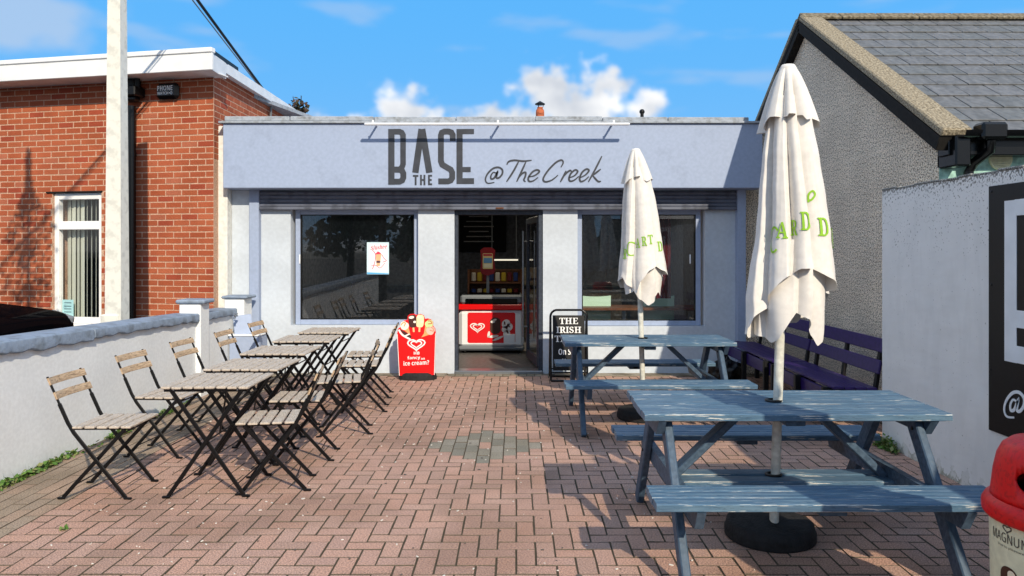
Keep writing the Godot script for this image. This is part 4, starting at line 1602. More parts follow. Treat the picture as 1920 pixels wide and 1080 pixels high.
# ---------------------------------------------------------------- gable house on the right
func build_gable_house() -> void:
	var h := thing("gable_house", "pebble dashed cottage with slate roof right of the shop", "house")
	var X := 3.35
	var zf := -5.92
	var za := -8.62
	var zr := -11.32
	var ye := 2.557
	var ya := 4.227
	# gable wall: outline in (z, y), thickness towards +x
	var gw := MB.new()
	gw.xf = Transform3D(Basis(Vector3(0, 0, -1), Vector3(0, 1, 0), Vector3(1, 0, 0)), Vector3(X, 0, 0))
	gw.xf = Transform3D(Basis(Vector3(0, 0, 1), Vector3(0, 1, 0), Vector3(-1, 0, 0)), Vector3(X + 0.3, 0, 0))
	gw.prism(PackedVector2Array([Vector2(zr, -0.04), Vector2(zf, -0.04), Vector2(zf, ye - 0.03), Vector2(za, ya - 0.06), Vector2(zr, ye - 0.03)]), 0.3)
	part(gw, "gable_wall", M.pebble, h)
	# short infill wall joining the shop
	var iw := MB.new()
	iw.span(Vector3(2.914, -0.04, -9.82), Vector3(3.348, 3.05, -9.64))
	part(iw, "infill_wall", M.pebble, h)
	var fw := MB.new()
	fw.span(Vector3(X + 0.002, -0.04, zf - 0.28), Vector3(8.5, ye - 0.1, zf + 0.004))
	part(fw, "front_wall", M.mint, h)
	# roof: boarded slopes with slates laid on the front one
	var slope := atan2(ya - ye, zf - za)
	var nrm := Vector3(0, cos(slope), sin(slope))
	var down := Vector3(0, -sin(slope), cos(slope))
	var apex := Vector3(X - 0.10, ya, za)
	var len := (zf - za) / cos(slope) + 0.22
	var bd := MB.new()
	bd.box(apex + down * (len * 0.5) + nrm * -0.02 + Vector3(2.6, 0, 0), Vector3(5.2, 0.04, len), 0.0, Basis(Vector3.RIGHT, slope))
	var down2 := Vector3(0, -sin(slope), -cos(slope))
	bd.box(apex + down2 * (len * 0.5) + Vector3(0, cos(slope), -sin(slope)) * -0.021 + Vector3(2.6, 0, 0), Vector3(5.2, 0.04, len), 0.0, Basis(Vector3.RIGHT, -slope))
	part(bd, "roof_deck", M.soffit, h)
	var shapes := []
	for i in 6:
		var s := MB.new()
		var k := rng.randf_range(0.145, 0.178)
		s.col = Color(k * 1.0, k * 1.03, k * 1.08)
		s.box(Vector3.ZERO, Vector3(0.262, 0.013, 0.34), 0.003)
		shapes.append(s.mesh())
	var rowsn := 12
	var gauge := len / rowsn
	for r in rowsn:
		var u := (r + 1) * gauge - 0.17 + 0.02
		var x := X + 0.145 + (0.135 if r % 2 else 0.0)
		while x < 8.2 and made_ok(x, r):
			var o := Vector3(x, ya, za) + down * u + nrm * (0.017 + rng.randf_range(0.0, 0.003))
			var t := Transform3D(Basis(Vector3.RIGHT, slope - 0.040 + rng.randf_range(-0.004, 0.004)) * Basis(Vector3.UP, rng.randf_range(-0.006, 0.006)), o)
			piece(shapes[rng.randi() % 6], "roof_slate", M.slate, h, t)
			x += 0.27
	# lichen covered verge coping and ridge tiles
	for e in [[down, slope], [down2, -slope]]:
		var dd: Vector3 = e[0]
		var nn := Vector3(0, cos(slope), sin(slope) * (1.0 if e[1] > 0.0 else -1.0))
		var vc := MB.new()
		vc.box(apex + dd * (len * 0.5 + 0.02) + nn * 0.035 + Vector3(0.115, 0, 0), Vector3(0.235, 0.065, len - 0.02), 0.012, Basis(Vector3.RIGHT, e[1]))
		part(vc, "verge_coping", M.lichen, h)
		var uv := MB.new()
		uv.box(apex + dd * (len * 0.5 + 0.02) + nn * -0.065 + Vector3(0.055, 0, 0), Vector3(0.10, 0.11, len - 0.04), 0.004, Basis(Vector3.RIGHT, e[1]))
		part(uv, "barge_board", M.soffit, h)
	for i in 12:
		var rt := MB.new()
		var x := X - 0.08 + i * 0.44
		for sg in [1.0, -1.0]:
			rt.box(Vector3(x + 0.215, ya + 0.030 - 0.0005 * i, za + sg * 0.062), Vector3(0.43, 0.03, 0.17), 0.006, Basis(Vector3.RIGHT, sg * slope))
		part(rt, "ridge_tile", M.ridge, h)
	# eaves board, gutter, downpipe
	var eb := MB.new()
	eb.span(Vector3(X - 0.02, 2.30, zf + 0.02), Vector3(8.5, 2.44, zf + 0.17), 0.006)
	part(eb, "eaves_board", M.black_gloss, h)
	var gt := MB.new()
	var rows := []
	for k in 9:
		var a := PI + PI * k / 8.0
		rows.append(PackedVector3Array([Vector3(X + 0.04, 2.475 + 0.058 * sin(a), zf + 0.235 + 0.06 * cos(a)), Vector3(8.5, 2.475 + 0.058 * sin(a), zf + 0.235 + 0.06 * cos(a))]))
	gt.grid(rows)
	gt.box(Vector3(X + 0.26, 2.47, zf + 0.235), Vector3(0.20, 0.13, 0.14), 0.02)
	part(gt, "gutter", M.black_gloss, h)
	var dp := MB.new()
	dp.tube([Vector3(X + 0.26, 2.40, zf + 0.235), Vector3(X + 0.26, 2.33, zf + 0.235), Vector3(X + 0.22, 2.25, zf + 0.10), Vector3(X + 0.20, 2.18, zf + 0.06), Vector3(X + 0.20, 0.0, zf + 0.06)], 0.036, 12)
	part(dp, "downpipe", M.black_gloss, h)
	var kb := MB.new()
	kb.box(Vector3(X + 0.06, 2.33, zf + 0.10), Vector3(0.12, 0.24, 0.26), 0.012)
	part(kb, "kneeler", M.black_gloss, h)
	var vt := holder("round_vent", h)
	vt.position = Vector3(3.83, 2.29, zf + 0.006)
	var vr := MB.new()
	vr.xf = Transform3D(Basis(Vector3.RIGHT, PI / 2), Vector3.ZERO)
	vr.lathe([[0.090, 0.0], [0.090, 0.02], [0.078, 0.024], [0.074, 0.012], [0.001, 0.010]], 24)
	part(vr, "rim", M.bin_cream, vt)
	for i in 8:
		var y := -0.06 + i * 0.017
		var hw := sqrt(maxf(0.0, 0.074 * 0.074 - y * y))
		var ls := MB.new()
		ls.box(Vector3(0, y, 0.017), Vector3(hw * 2.0, 0.009, 0.006), 0.0, Basis(Vector3.RIGHT, 0.5))
		part(ls, "louvre", M.bin_cream, vt)

func made_ok(x: float, r: int) -> bool:
	# slates are laid as far as the picture could show them
	return x < 4.6 + (11 - r) * 0.22

# ---------------------------------------------------------------- courtyard walls
func build_walls() -> void:
	var lw := thing("low_wall", "low white rendered wall with blue grey coping beside bistro tables", "wall")
	var top := func(d: float) -> float: return 0.965 - 0.023 * (d - 4.95)
	for e in [[0.8, 7.99], [8.18, 9.08]]:
		var rows := []
		var nseg := 40
		for side in [[-3.42, 0], [-3.62, 1]]:
			pass
		var mb := MB.new()
		var d0: float = e[0]
		var d1: float = e[1]
		mb.quad(Vector3(-3.42, -0.04, -d0), Vector3(-3.42, -0.04, -d1), Vector3(-3.42, top.call(d1) - 0.03, -d1), Vector3(-3.42, top.call(d0) - 0.03, -d0))
		mb.quad(Vector3(-3.62, -0.04, -d1), Vector3(-3.62, -0.04, -d0), Vector3(-3.62, top.call(d0) - 0.03, -d0), Vector3(-3.62, top.call(d1) - 0.03, -d1))
		mb.quad(Vector3(-3.62, top.call(d0) - 0.03, -d0), Vector3(-3.42, top.call(d0) - 0.03, -d0), Vector3(-3.42, top.call(d1) - 0.03, -d1), Vector3(-3.62, top.call(d1) - 0.03, -d1))
		mb.quad(Vector3(-3.62, -0.04, -d0), Vector3(-3.42, -0.04, -d0), Vector3(-3.42, top.call(d0) - 0.03, -d0), Vector3(-3.62, top.call(d0) - 0.03, -d0))
		mb.quad(Vector3(-3.42, -0.04, -d1), Vector3(-3.62, -0.04, -d1), Vector3(-3.62, top.call(d1) - 0.03, -d1), Vector3(-3.42, top.call(d1) - 0.03, -d1))
		part(mb, "rendered_wall", M.render_white, lw)
	# coping in hand-floated lengths with a ragged lower edge
	var nz := FastNoiseLite.new()
	nz.seed = 33
	nz.frequency = 1.6
	nz.fractal_octaves = 4
	for e in [[0.8, 3.2, 0.0], [3.21, 5.98, 0.012], [6.0, 7.98, 0.0], [8.19, 9.10, 0.0]]:
		var rows := []
		var n := int((e[1] - e[0]) / 0.045) + 2
		for i in n:
			var d := lerpf(e[0], e[1], float(i) / (n - 1))
			var t: float = top.call(d)
			var rag := nz.get_noise_2d(d * 3.0, e[0] * 7.0) * 0.026
			var bulge := nz.get_noise_2d(d * 2.0, 9.0) * 0.006
			var lo: float = t - 0.082 + rag - e[2]
			rows.append(PackedVector3Array([
				Vector3(-3.418, lo - 0.002, -d), Vector3(-3.388 + bulge, lo, -d), Vector3(-3.380 + bulge, lo + 0.012, -d), Vector3(-3.380 + bulge, t - 0.016, -d), Vector3(-3.395, t, -d),
				Vector3(-3.64, t + 0.004, -d), Vector3(-3.655, t - 0.02, -d), Vector3(-3.655, t - 0.085, -d), Vector3(-3.62, t - 0.085, -d)]))
		var mb := MB.new()
		mb.grid(rows, false, true)
		for k in [0, n - 1]:
			var pts: PackedVector3Array = rows[k]
			for s in range(1, pts.size() - 1):
				mb.otri(pts[0], pts[s], pts[s + 1], Vector3(0, 0, 1 if k == 0 else -1), Vector2.ZERO, Vector2.ZERO, Vector2.ZERO)
		part(mb, "coping", M.coping_paint, lw)
	# piers
	for e in [[7.97, 8.20, -3.60, -3.37, 1.0, 1.043], [9.05, 9.32, -3.54, -3.30, 0.985, 1.02]]:
		var p := MB.new()
		p.span(Vector3(e[2], -0.04, -e[1]), Vector3(e[3], e[4], -e[0]), 0.008)
		part(p, "pier", M.render_white, lw)
		var c := MB.new()
		c.span(Vector3(e[2] - 0.03, e[4], -e[1] - 0.03), Vector3(e[3] + 0.05, e[5], -e[0] + 0.03), 0.014)
		part(c, "pier_cap", M.coping_paint, lw)
	# painted meter housing at the far end of the wall with its flap leaning open
	var mh := thing("meter_housing", "blue grey housing with tilted flap where low wall meets shop", "housing", Vector3(-3.20, 0, -8.98))
	var hb := MB.new()
	hb.span(Vector3(-0.20, -0.02, -0.16), Vector3(0.155, 0.555, 0.14), 0.008)
	part(hb, "box", M.bluegrey, mh)
	var ht := MB.new()
	ht.span(Vector3(-0.21, 0.555, -0.17), Vector3(0.165, 0.575, 0.15), 0.004)
	part(ht, "top_board", M.white_trim, mh)
	var hf := MB.new()
	hf.box(Vector3(-0.075, 0.68, 0.03), Vector3(0.21, 0.24, 0.02), 0.004, Basis.from_euler(Vector3(-0.35, 0.35, 0.10)))
	part(hf, "flap", M.bluegrey, mh)
	var tp := MB.new()
	tp.tube([Vector3(-0.10, 0.80, 0.16), Vector3(-0.10, 0.80, 0.22), Vector3(-0.10, 0.77, 0.24)], 0.014, 8)
	tp.box(Vector3(-0.10, 0.825, 0.19), Vector3(0.05, 0.012, 0.012), 0.003)
	part(tp, "tap", M.steel, mh)
	# tall white wall on the right, lichen specks and run-off stains below its top
	var nn := FastNoiseLite.new()
	nn.seed = 61
	nn.frequency = 1.0
	nn.fractal_octaves = 4
	var wallf := func(u: float, v: float) -> Color:
		# u: 0 far end .. 1 near end (5.06 m), v: 0 top .. 1 foot (2.05 m)
		var x := u * 5.06
		var y := v * 2.05
		var k := 0.975 + 0.025 * nn.get_noise_2d(x * 3.0, y * 3.0)
		var col := Color(0.915 * k, 0.91 * k, 0.90 * k)
		var near_top := exp(-y / 0.045)
		var sp := nn.get_noise_2d(x * 44.0 + 7.0, y * 38.0)
		if sp > 0.50 - near_top * 0.62 and y < 0.45 + 0.4 * nn.get_noise_2d(x * 4.0, 3.0):
			col = col.lerp(Color(0.34, 0.33, 0.31), 0.75)
		elif nn.get_noise_2d(x * 34.0 + 90.0, y * 34.0) > 0.66:
			col = col.lerp(Color(0.42, 0.41, 0.39), 0.6)
		var streak := nn.get_noise_2d(x * 7.0 + 31.0, y * 1.6)
		if streak > 0.1:
			col = col.lerp(Color(0.76, 0.76, 0.75), clampf(streak * 0.3, 0.0, 0.10))
		var foot := nn.get_noise_2d(x * 9.0, y * 9.0 + 50.0)
		if y > 1.95 + foot * 0.14:
			col = col.lerp(Color(0.45, 0.45, 0.36), clampf(0.35 + foot, 0.1, 0.7))
		return col
	var wm := StandardMaterial3D.new()
	wm.albedo_texture = painted(1280, 512, wallf)
	wm.roughness = 0.9
	wm.heightmap_enabled = true
	wm.heightmap_texture = ntex(13, 0.02, 3, g(0.0), g(1.0))
	wm.heightmap_scale = 0.2
	var rw := thing("white_wall", "tall white stained wall at the right carrying black sign", "wall")
	var mb := MB.new()
	var f := 6.06
	var nr := 1.0
	mb.quad(Vector3(2.97, -0.04, -f), Vector3(2.97, -0.04, -nr), Vector3(2.97, 2.05, -nr), Vector3(2.97, 2.05, -f), Vector2(0, 1), Vector2(1, 1), Vector2(1, 0), Vector2(0, 0))
	part(mb, "face", wm, rw)
	var bk := MB.new()
	bk.span(Vector3(2.972, -0.04, -f + 0.0), Vector3(3.17, 2.048, -nr), 0.0)
	part(bk, "core", M.wall_white, rw)
	# rough crust of old paint along the top
	var tc := MB.new()
	var z := -f
	while z < -nr:
		var l := rng.randf_range(0.08, 0.3)
		tc.box(Vector3(3.07 + rng.randf_range(-0.004, 0.003), 2.052 + rng.randf_range(-0.006, 0.006), z + l / 2), Vector3(0.205, 0.02, l), 0.007, Basis.from_euler(Vector3(rng.randf_range(-0.02, 0.02), 0, rng.randf_range(-0.03, 0.03))))
		z += l - 0.002
	part(tc, "top_crust", coarse(mat(Color(0.70, 0.70, 0.68), 0.95, ntex(31, 0.05, 5, g(0.45), g(1.0), FastNoiseLite.TYPE_SIMPLEX, 512, 0.3, 0.6), 2.0), ntex(37, 0.02, 4, g(0.7), g(1.0)), 1.0), rw)
	# black sign screwed to the wall
	var sg := thing("wall_sign", "large black sign with white B emblem on white wall", "sign", Vector3(2.968, 0, -4.68))
	var sb := MB.new()
	sb.box(Vector3(-0.004, 1.202, 1.28), Vector3(0.008, 1.524, 2.56), 0.002)
	part(sb, "panel", M.black_plastic, sg)
	var ls := 0.966 / 385.0
	# letters run towards the viewer: x along +z, on the face that looks to -x
	var sm := flatmap(Vector3(-0.0085, 1.862 + 155.0 * ls, 0.16 - 178.0 * ls), Vector3(0, 0, ls), Vector3(0, ls, 0))
	var l1 := MB.new()
	logo_base(l1, sm)
	part(l1, "lettering", M.white_trim, sg, "white BASE letters")
	var l2 := MB.new()
	logo_the(l2, sm)
	part(l2, "lettering", M.white_trim, sg, "small white THE")
	var cs := ls * 0.60
	var cm := flatmap(Vector3(-0.0085, 0.72 + 425.0 * cs, 0.155 - 850.0 * cs), Vector3(0, 0, cs), Vector3(0, cs, 0))
	var l3 := MB.new()
	logo_creek(l3, cm)
	part(l3, "lettering", M.white_trim, sg, "white handwritten @The Creek")
	for e in [[1.93, 0.03], [1.35, 0.03], [0.82, 0.02], [1.93, 1.28], [0.47, 1.28]]:
		var sc := MB.new()
		sc.xf = Transform3D(Basis(Vector3(0, 0, 1), PI / 2), Vector3(-0.008, e[0], e[1]))
		sc.lathe([[0.010, 0.0], [0.008, 0.003], [0.001, 0.004]], 10)
		part(sc, "screw", M.black_iron, sg)

# ---------------------------------------------------------------- what stands across the street, seen only in the window glass
func leaf_crown(mb: MB, c: Vector3, r: Vector3, count: int, size: float, cols: Array, sd: int) -> void:
	var q := RandomNumberGenerator.new()
	q.seed = sd
	var lumps := []
	for i in 14:
		var d := Vector3(q.randfn(), q.randfn(), q.randfn()).normalized()
		lumps.append([c + d * r * q.randf_range(0.35, 0.85), q.randf_range(0.22, 0.42)])
	for i in count:
		var l: Array = lumps[q.randi() % lumps.size()]
		var d := Vector3(q.randfn(), q.randfn(), q.randfn()).normalized()
		var p: Vector3 = l[0] + d * r * l[1] * pow(q.randf(), 0.4)
		var b := Basis.from_euler(Vector3(q.randf() * TAU, q.randf() * TAU, q.randf() * TAU))
		var s := size * q.randf_range(0.6, 1.3)
		mb.col = cols[q.randi() % cols.size()]
		var x := b.x * s * 0.5
		var y := b.y * s
		mb.tri(p - y * 0.5, p + x, p + y * 0.5)
		mb.tri(p - y * 0.5, p + y * 0.5, p - x)

func tree(label: String, at: Vector3, height: float, r: Vector3, cols: Array, sd: int, count: int, size: float, group: String) -> void:
	var t := thing("tree", label, "tree", at, 0.0, group)
	var tk := MB.new()
	tk.tube([Vector3(0, -0.045, 0), Vector3(0.05, height * 0.4, 0.03), Vector3(0.02, height * 0.75, 0)], r.x * 0.09, 8, true, r.x * 0.03)
	for i in 5:
		var a := TAU * i / 5.0 + sd
		tk.tube([Vector3(0.04, height * (0.35 + 0.06 * i), 0.02), Vector3(cos(a) * r.x * 0.35, height * (0.5 + 0.06 * i), sin(a) * r.z * 0.35), Vector3(cos(a) * r.x * 0.6, height * (0.6 + 0.07 * i), sin(a) * r.z * 0.6)], r.x * 0.035, 6, true, r.x * 0.008)
	part(tk, "trunk", M.bark, t)
	var cr := MB.new()
	leaf_crown(cr, Vector3(0, height - r.y, 0), r, count, size, cols, sd)
	part(cr, "crown", M.leaf_green, t)

func build_far_side() -> void:
	var pv := MB.new()
	pv.span(Vector3(-60, -0.044, 13.0), Vector3(60, 0.09, 15.2), 0.01)
	struct(pv, "pavement", M.concrete, "grey pavement on the far side of the street")
	var greens := [Color(0.03, 0.055, 0.018), Color(0.045, 0.075, 0.022), Color(0.025, 0.045, 0.016), Color(0.06, 0.085, 0.03)]
	var spots := [[-17.0, 19.0, 6.4], [-12.5, 18.2, 7.2], [-8.6, 19.4, 6.6], [-5.0, 18.4, 7.0], [-1.4, 19.2, 6.2], [3.0, 18.8, 2.5], [7.6, 19.6, 2.2], [11.5, 19.0, 2.3], [16.0, 20.0, 2.4]]
	var words := ["first", "second", "third", "fourth", "fifth", "sixth", "seventh", "eighth", "ninth"]
	for i in spots.size():
		var s: Array = spots[i]
		tree("dark leafy tree across the street, %s of the row" % words[i], Vector3(s[0], 0, s[1]), s[2], Vector3(2.4, s[2] * 0.45, 2.2), greens, 500 + i, 2600, 0.34, "trees across the street")
	# house opposite with a pitched roof
	var h := thing("street_house", "grey rendered house standing opposite the shop", "house", Vector3(14.5, 0, 58))
	var wl := MB.new()
	wl.span(Vector3(-5, -0.045, 0), Vector3(5, 2.9, 7))
	part(wl, "wall", M.house_render, h)
	var rf := MB.new()
	rf.xf = Transform3D(Basis(Vector3(0, 0, 1), Vector3(0, 1, 0), Vector3(-1, 0, 0)), Vector3(5.2, 2.9, 0))
	rf.prism(PackedVector2Array([Vector2(-0.3, 0.0), Vector2(7.3, 0.0), Vector2(3.5, 2.2)]), 10.4)
	var ro := part(rf, "roof", M.house_roof, h)
	var ck := MB.new()
	ck.span(Vector3(-3.2, 4.4, 3.2), Vector3(-2.4, 5.9, 3.9), 0.02)
	part(ck, "chimney", M.house_render, ro)
	for x in [-3.0, 3.0]:
		var wn := MB.new()
		wn.span(Vector3(x - 0.7, 0.9, -0.03), Vector3(x + 0.7, 2.1, 0.02), 0.01)
		part(wn, "window", M.dark_glass, h)
	var dr := MB.new()
	dr.span(Vector3(-0.45, 0.0, -0.03), Vector3(0.45, 2.05, 0.02), 0.01)
	part(dr, "door", M.purple, h)
	# small tree showing over the brick building roof
	tree("small purplish tree showing above the brick building roof edge", Vector3(-5.55, 0, -17.6), 5.5, Vector3(0.68, 0.85, 0.6), [Color(0.09, 0.055, 0.05), Color(0.07, 0.06, 0.035), Color(0.12, 0.08, 0.07), Color(0.05, 0.05, 0.03)], 77, 1300, 0.10, "")

# ---------------------------------------------------------------- bistro set
func copy_of(root: Node3D, called: String, at: Vector3, turn: float, label: String) -> Node3D:
	var r: Node3D = root.duplicate()
	r.name = numbered(called)
	add_child(r)
	r.position = at
	r.rotation.y = turn
	r.set_meta("label", label)
	return r

func make_chair(label: String, at: Vector3, turn: float) -> Node3D:
	var t := thing("folding_chair", label, "chair", at, turn, "folding slat chairs")
	for i in 5:
		var s := MB.new()
		s.uvo = Vector2(rng.randf() * 3.0, rng.randf() * 3.0)
		s.box(Vector3(-0.150 + i * 0.0755, 0.455 + rng.randf_range(-0.001, 0.001), 0), Vector3(0.061, 0.015, 0.385), 0.004, Basis(Vector3.UP, rng.randf_range(-0.006, 0.006)))
		part(s, "seat_slat", M.slat, t)
	var lean := Vector3(-0.130, 0.30, 0).normalized()
	for y in [[0.744, -0.327], [0.655, -0.288]]:
		var s := MB.new()
		s.uvo = Vector2(rng.randf() * 3.0, rng.randf() * 3.0)
		# gently bowed back slat
		var rows := []
		var bs := Basis(lean.cross(Vector3(0, 0, 1)) * -1.0, lean, Vector3(0, 0, 1))
		for k in 9:
			var z := -0.20 + 0.40 * k / 8.0
			var bow := -0.014 * (1.0 - pow(z / 0.2, 2))
			var o := Vector3(y[1], y[0], z) + Vector3(bow + 0.010, 0, 0)
			var a := Vector3(0.94, 0.34, 0) * 0.006
			var b := Vector3(-0.38, 0.92, 0) * 0.024
			rows.append(PackedVector3Array([o - a - b, o + a - b, o + a + b, o - a + b, o - a - b]))
		s.grid(rows, false, false, Vector2(0.08, 0.4))
		for k in [0, 8]:
			var p: PackedVector3Array = rows[k]
			s.oquad([p[0], p[1], p[2], p[3]], Vector3(0, 0, -1 if k == 0 else 1), [Vector2(0, 0), Vector2(0.01, 0), Vector2(0.01, 0.05), Vector2(0, 0.05)])
		# grain along the slat
		for k in s.uv.size():
			s.uv[k] = Vector2(s.uv[k].y, s.uv[k].x) + s.uvo
		part(s, "back_slat", M.slat_back, t)
	for sz in [-1.0, 1.0]:
		var l := MB.new()
		var z: float = sz * 0.182
		l.bar(Vector3(-0.338, 0.772, z), Vector3(-0.262, 0.60, z), 0.009, 0.014, Vector3(0, 0, 1), 0.002)
		l.bar(Vector3(-0.264, 0.604, z), Vector3(-0.208, 0.478, z), 0.011, 0.024, Vector3(0, 0, 1), 0.003)
		l.bar(Vector3(-0.211, 0.484, z), Vector3(-0.170, 0.415, z), 0.011, 0.024, Vector3(0, 0, 1), 0.003)
		l.bar(Vector3(-0.173, 0.420, z), Vector3(0.150, 0.012, z), 0.011, 0.024, Vector3(0, 0, 1), 0.003)
		l.bar(Vector3(0.136, 0.010, z), Vector3(0.185, 0.007, z), 0.018, 0.014, Vector3(0, 0, 1), 0.004)
		part(l, "leg", M.chair_iron, t)
		var k := MB.new()
		var zi: float = sz * 0.164
		k.bar(Vector3(0.135, 0.440, zi), Vector3(-0.250, 0.012, zi), 0.011, 0.024, Vector3(0, 0, 1), 0.003)
		k.bar(Vector3(-0.236, 0.010, zi), Vector3(-0.285, 0.007, zi), 0.018, 0.014, Vector3(0, 0, 1), 0.004)
		part(k, "leg", M.chair_iron, t)
		var r := MB.new()
		r.bar(Vector3(-0.195, 0.440, sz * 0.150), Vector3(0.185, 0.440, sz * 0.150), 0.011, 0.016, Vector3(0, 0, 1), 0.002)
		part(r, "seat_rail", M.chair_iron, t)
		var pv := MB.new()
		pv.tube([Vector3(-0.025, 0.232, sz * 0.176), Vector3(-0.025, 0.232, sz * 0.192)], 0.007, 8)
		part(pv, "pivot", M.chair_iron, t)
	for e in [[0.085, 0.095, 0.182, 0.0045], [-0.185, 0.085, 0.164, 0.0045], [-0.19, 0.440, 0.182, 0.0055], [0.105, 0.405, 0.164, 0.0055]]:
		var c := MB.new()
		c.tube([Vector3(e[0], e[1], -e[2]), Vector3(e[0], e[1], e[2])], e[3], 6)
		part(c, "cross_rod", M.chair_iron, t)
	return t

func make_table(label: String, at: Vector3, turn: float) -> Node3D:
	var t := thing("bistro_table", label, "table", at, turn, "slatted bistro tables")
	for i in 8:
		var s := MB.new()
		s.uvo = Vector2(rng.randf() * 3.0, rng.randf() * 3.0)
		s.box(Vector3(-0.242 + i * 0.0692, 0.700 + rng.randf_range(-0.0012, 0.0012), rng.randf_range(-0.003, 0.003)), Vector3(0.0585, 0.016, 0.545), 0.004, Basis(Vector3.UP, rng.randf_range(-0.004, 0.004)))
		part(s, "top_slat", M.slat, t)
	for sz in [-1.0, 1.0]:
		var r := MB.new()
		r.bar(Vector3(-0.262, 0.682, sz * 0.240), Vector3(0.262, 0.682, sz * 0.240), 0.012, 0.020, Vector3(0, 0, 1), 0.002)
		part(r, "top_rail", M.chair_iron, t)
		for sx in [-1.0, 1.0]:
			var l := MB.new()
			var z: float = sz * (0.243 if sx > 0.0 else 0.226)
			l.bar(Vector3(sx * 0.225, 0.680, z), Vector3(sx * -0.235, 0.012, z), 0.011, 0.026, Vector3(0, 0, 1), 0.003)
			l.bar(Vector3(sx * -0.222, 0.010, z), Vector3(sx * -0.272, 0.008, z), 0.018, 0.016, Vector3(0, 0, 1), 0.004)
			part(l, "leg", M.chair_iron, t)
	for e in [[-0.188, 0.08, 0.243, 0.0045], [0.188, 0.08, 0.226, 0.0045], [0.0, 0.355, 0.25, 0.006], [0.17, 0.60, 0.243, 0.0055]]:
		var c := MB.new()
		c.tube([Vector3(e[0], e[1], -e[2]), Vector3(e[0], e[1], e[2])], e[3], 6)
		part(c, "cross_rod", M.chair_iron, t)
	var st := MB.new()
	st.bar(Vector3(0.05, 0.675, 0.0), Vector3(0.0, 0.36, 0.0), 0.024, 0.006, Vector3(0, 0, 1), 0.001)
	part(st, "prop", M.chair_iron, t)
	for sx in [-0.2, 0.2]:
		var sc := MB.new()
		sc.box(Vector3(sx, 0.684, 0.2475), Vector3(0.010, 0.010, 0.004), 0.002)
		part(sc, "screw", M.steel, t)
	return t

func build_bistro() -> void:
	var tl := ["slatted folding table nearest the viewer in the bistro row", "second slatted table from the viewer in the bistro row", "middle one of the five slatted bistro tables", "fourth slatted bistro table, one before the shop wall", "slatted bistro table closest to the shop window"]
	var tp := [[-1.965, 4.955, 0.02], [-1.985, 5.655, -0.03], [-2.03, 6.475, 0.0], [-2.045, 7.34, 0.02], [-2.02, 8.10, -0.02]]
	var protos := []
	for i in 5:
		var p: Array = tp[i]
		if i < 2:
			protos.append(make_table(tl[i], Vector3(p[0], 0.0, -p[1]), p[2]))
		else:
			copy_of(protos[i % 2], "bistro_table", Vector3(p[0], 0.0, -p[1]), p[2], tl[i])
	# chairs on the wall side face the tables (+x); the others face the wall
	var cl := ["folding slat chair nearest the viewer on the low wall side", "second slat chair from the viewer along the low wall", "third slat chair from the viewer along the low wall", "fourth slat chair along the low wall, near its pier", "slat chair along the low wall closest to the shop",
		"slat chair nearest the viewer on the open side of tables", "second slat chair from the viewer on the open side", "third slat chair from viewer on the open side, turned edge-on", "fourth slat chair on the open side, near the shop", "slat chair on the open side closest to the ice cream board"]
	var cp := [[-2.60, 4.86, 0.02], [-2.68, 5.80, -0.06], [-2.66, 6.64, -0.05], [-2.59, 7.42, -0.02], [-2.60, 8.36, -0.05],
		[-1.64, 4.97, PI + 0.16], [-1.65, 5.68, PI + 0.10], [-1.53, 6.46, PI + 0.20], [-1.55, 7.37, PI + 0.12], [-1.62, 8.06, PI + 0.10]]
	var cprotos := []
	for i in 10:
		var p: Array = cp[i]
		if i < 3:
			cprotos.append(make_chair(cl[i], Vector3(p[0], 0.0, -p[1]), p[2]))
		else:
			copy_of(cprotos[i % 3], "folding_chair", Vector3(p[0], 0.0, -p[1]), p[2], cl[i])

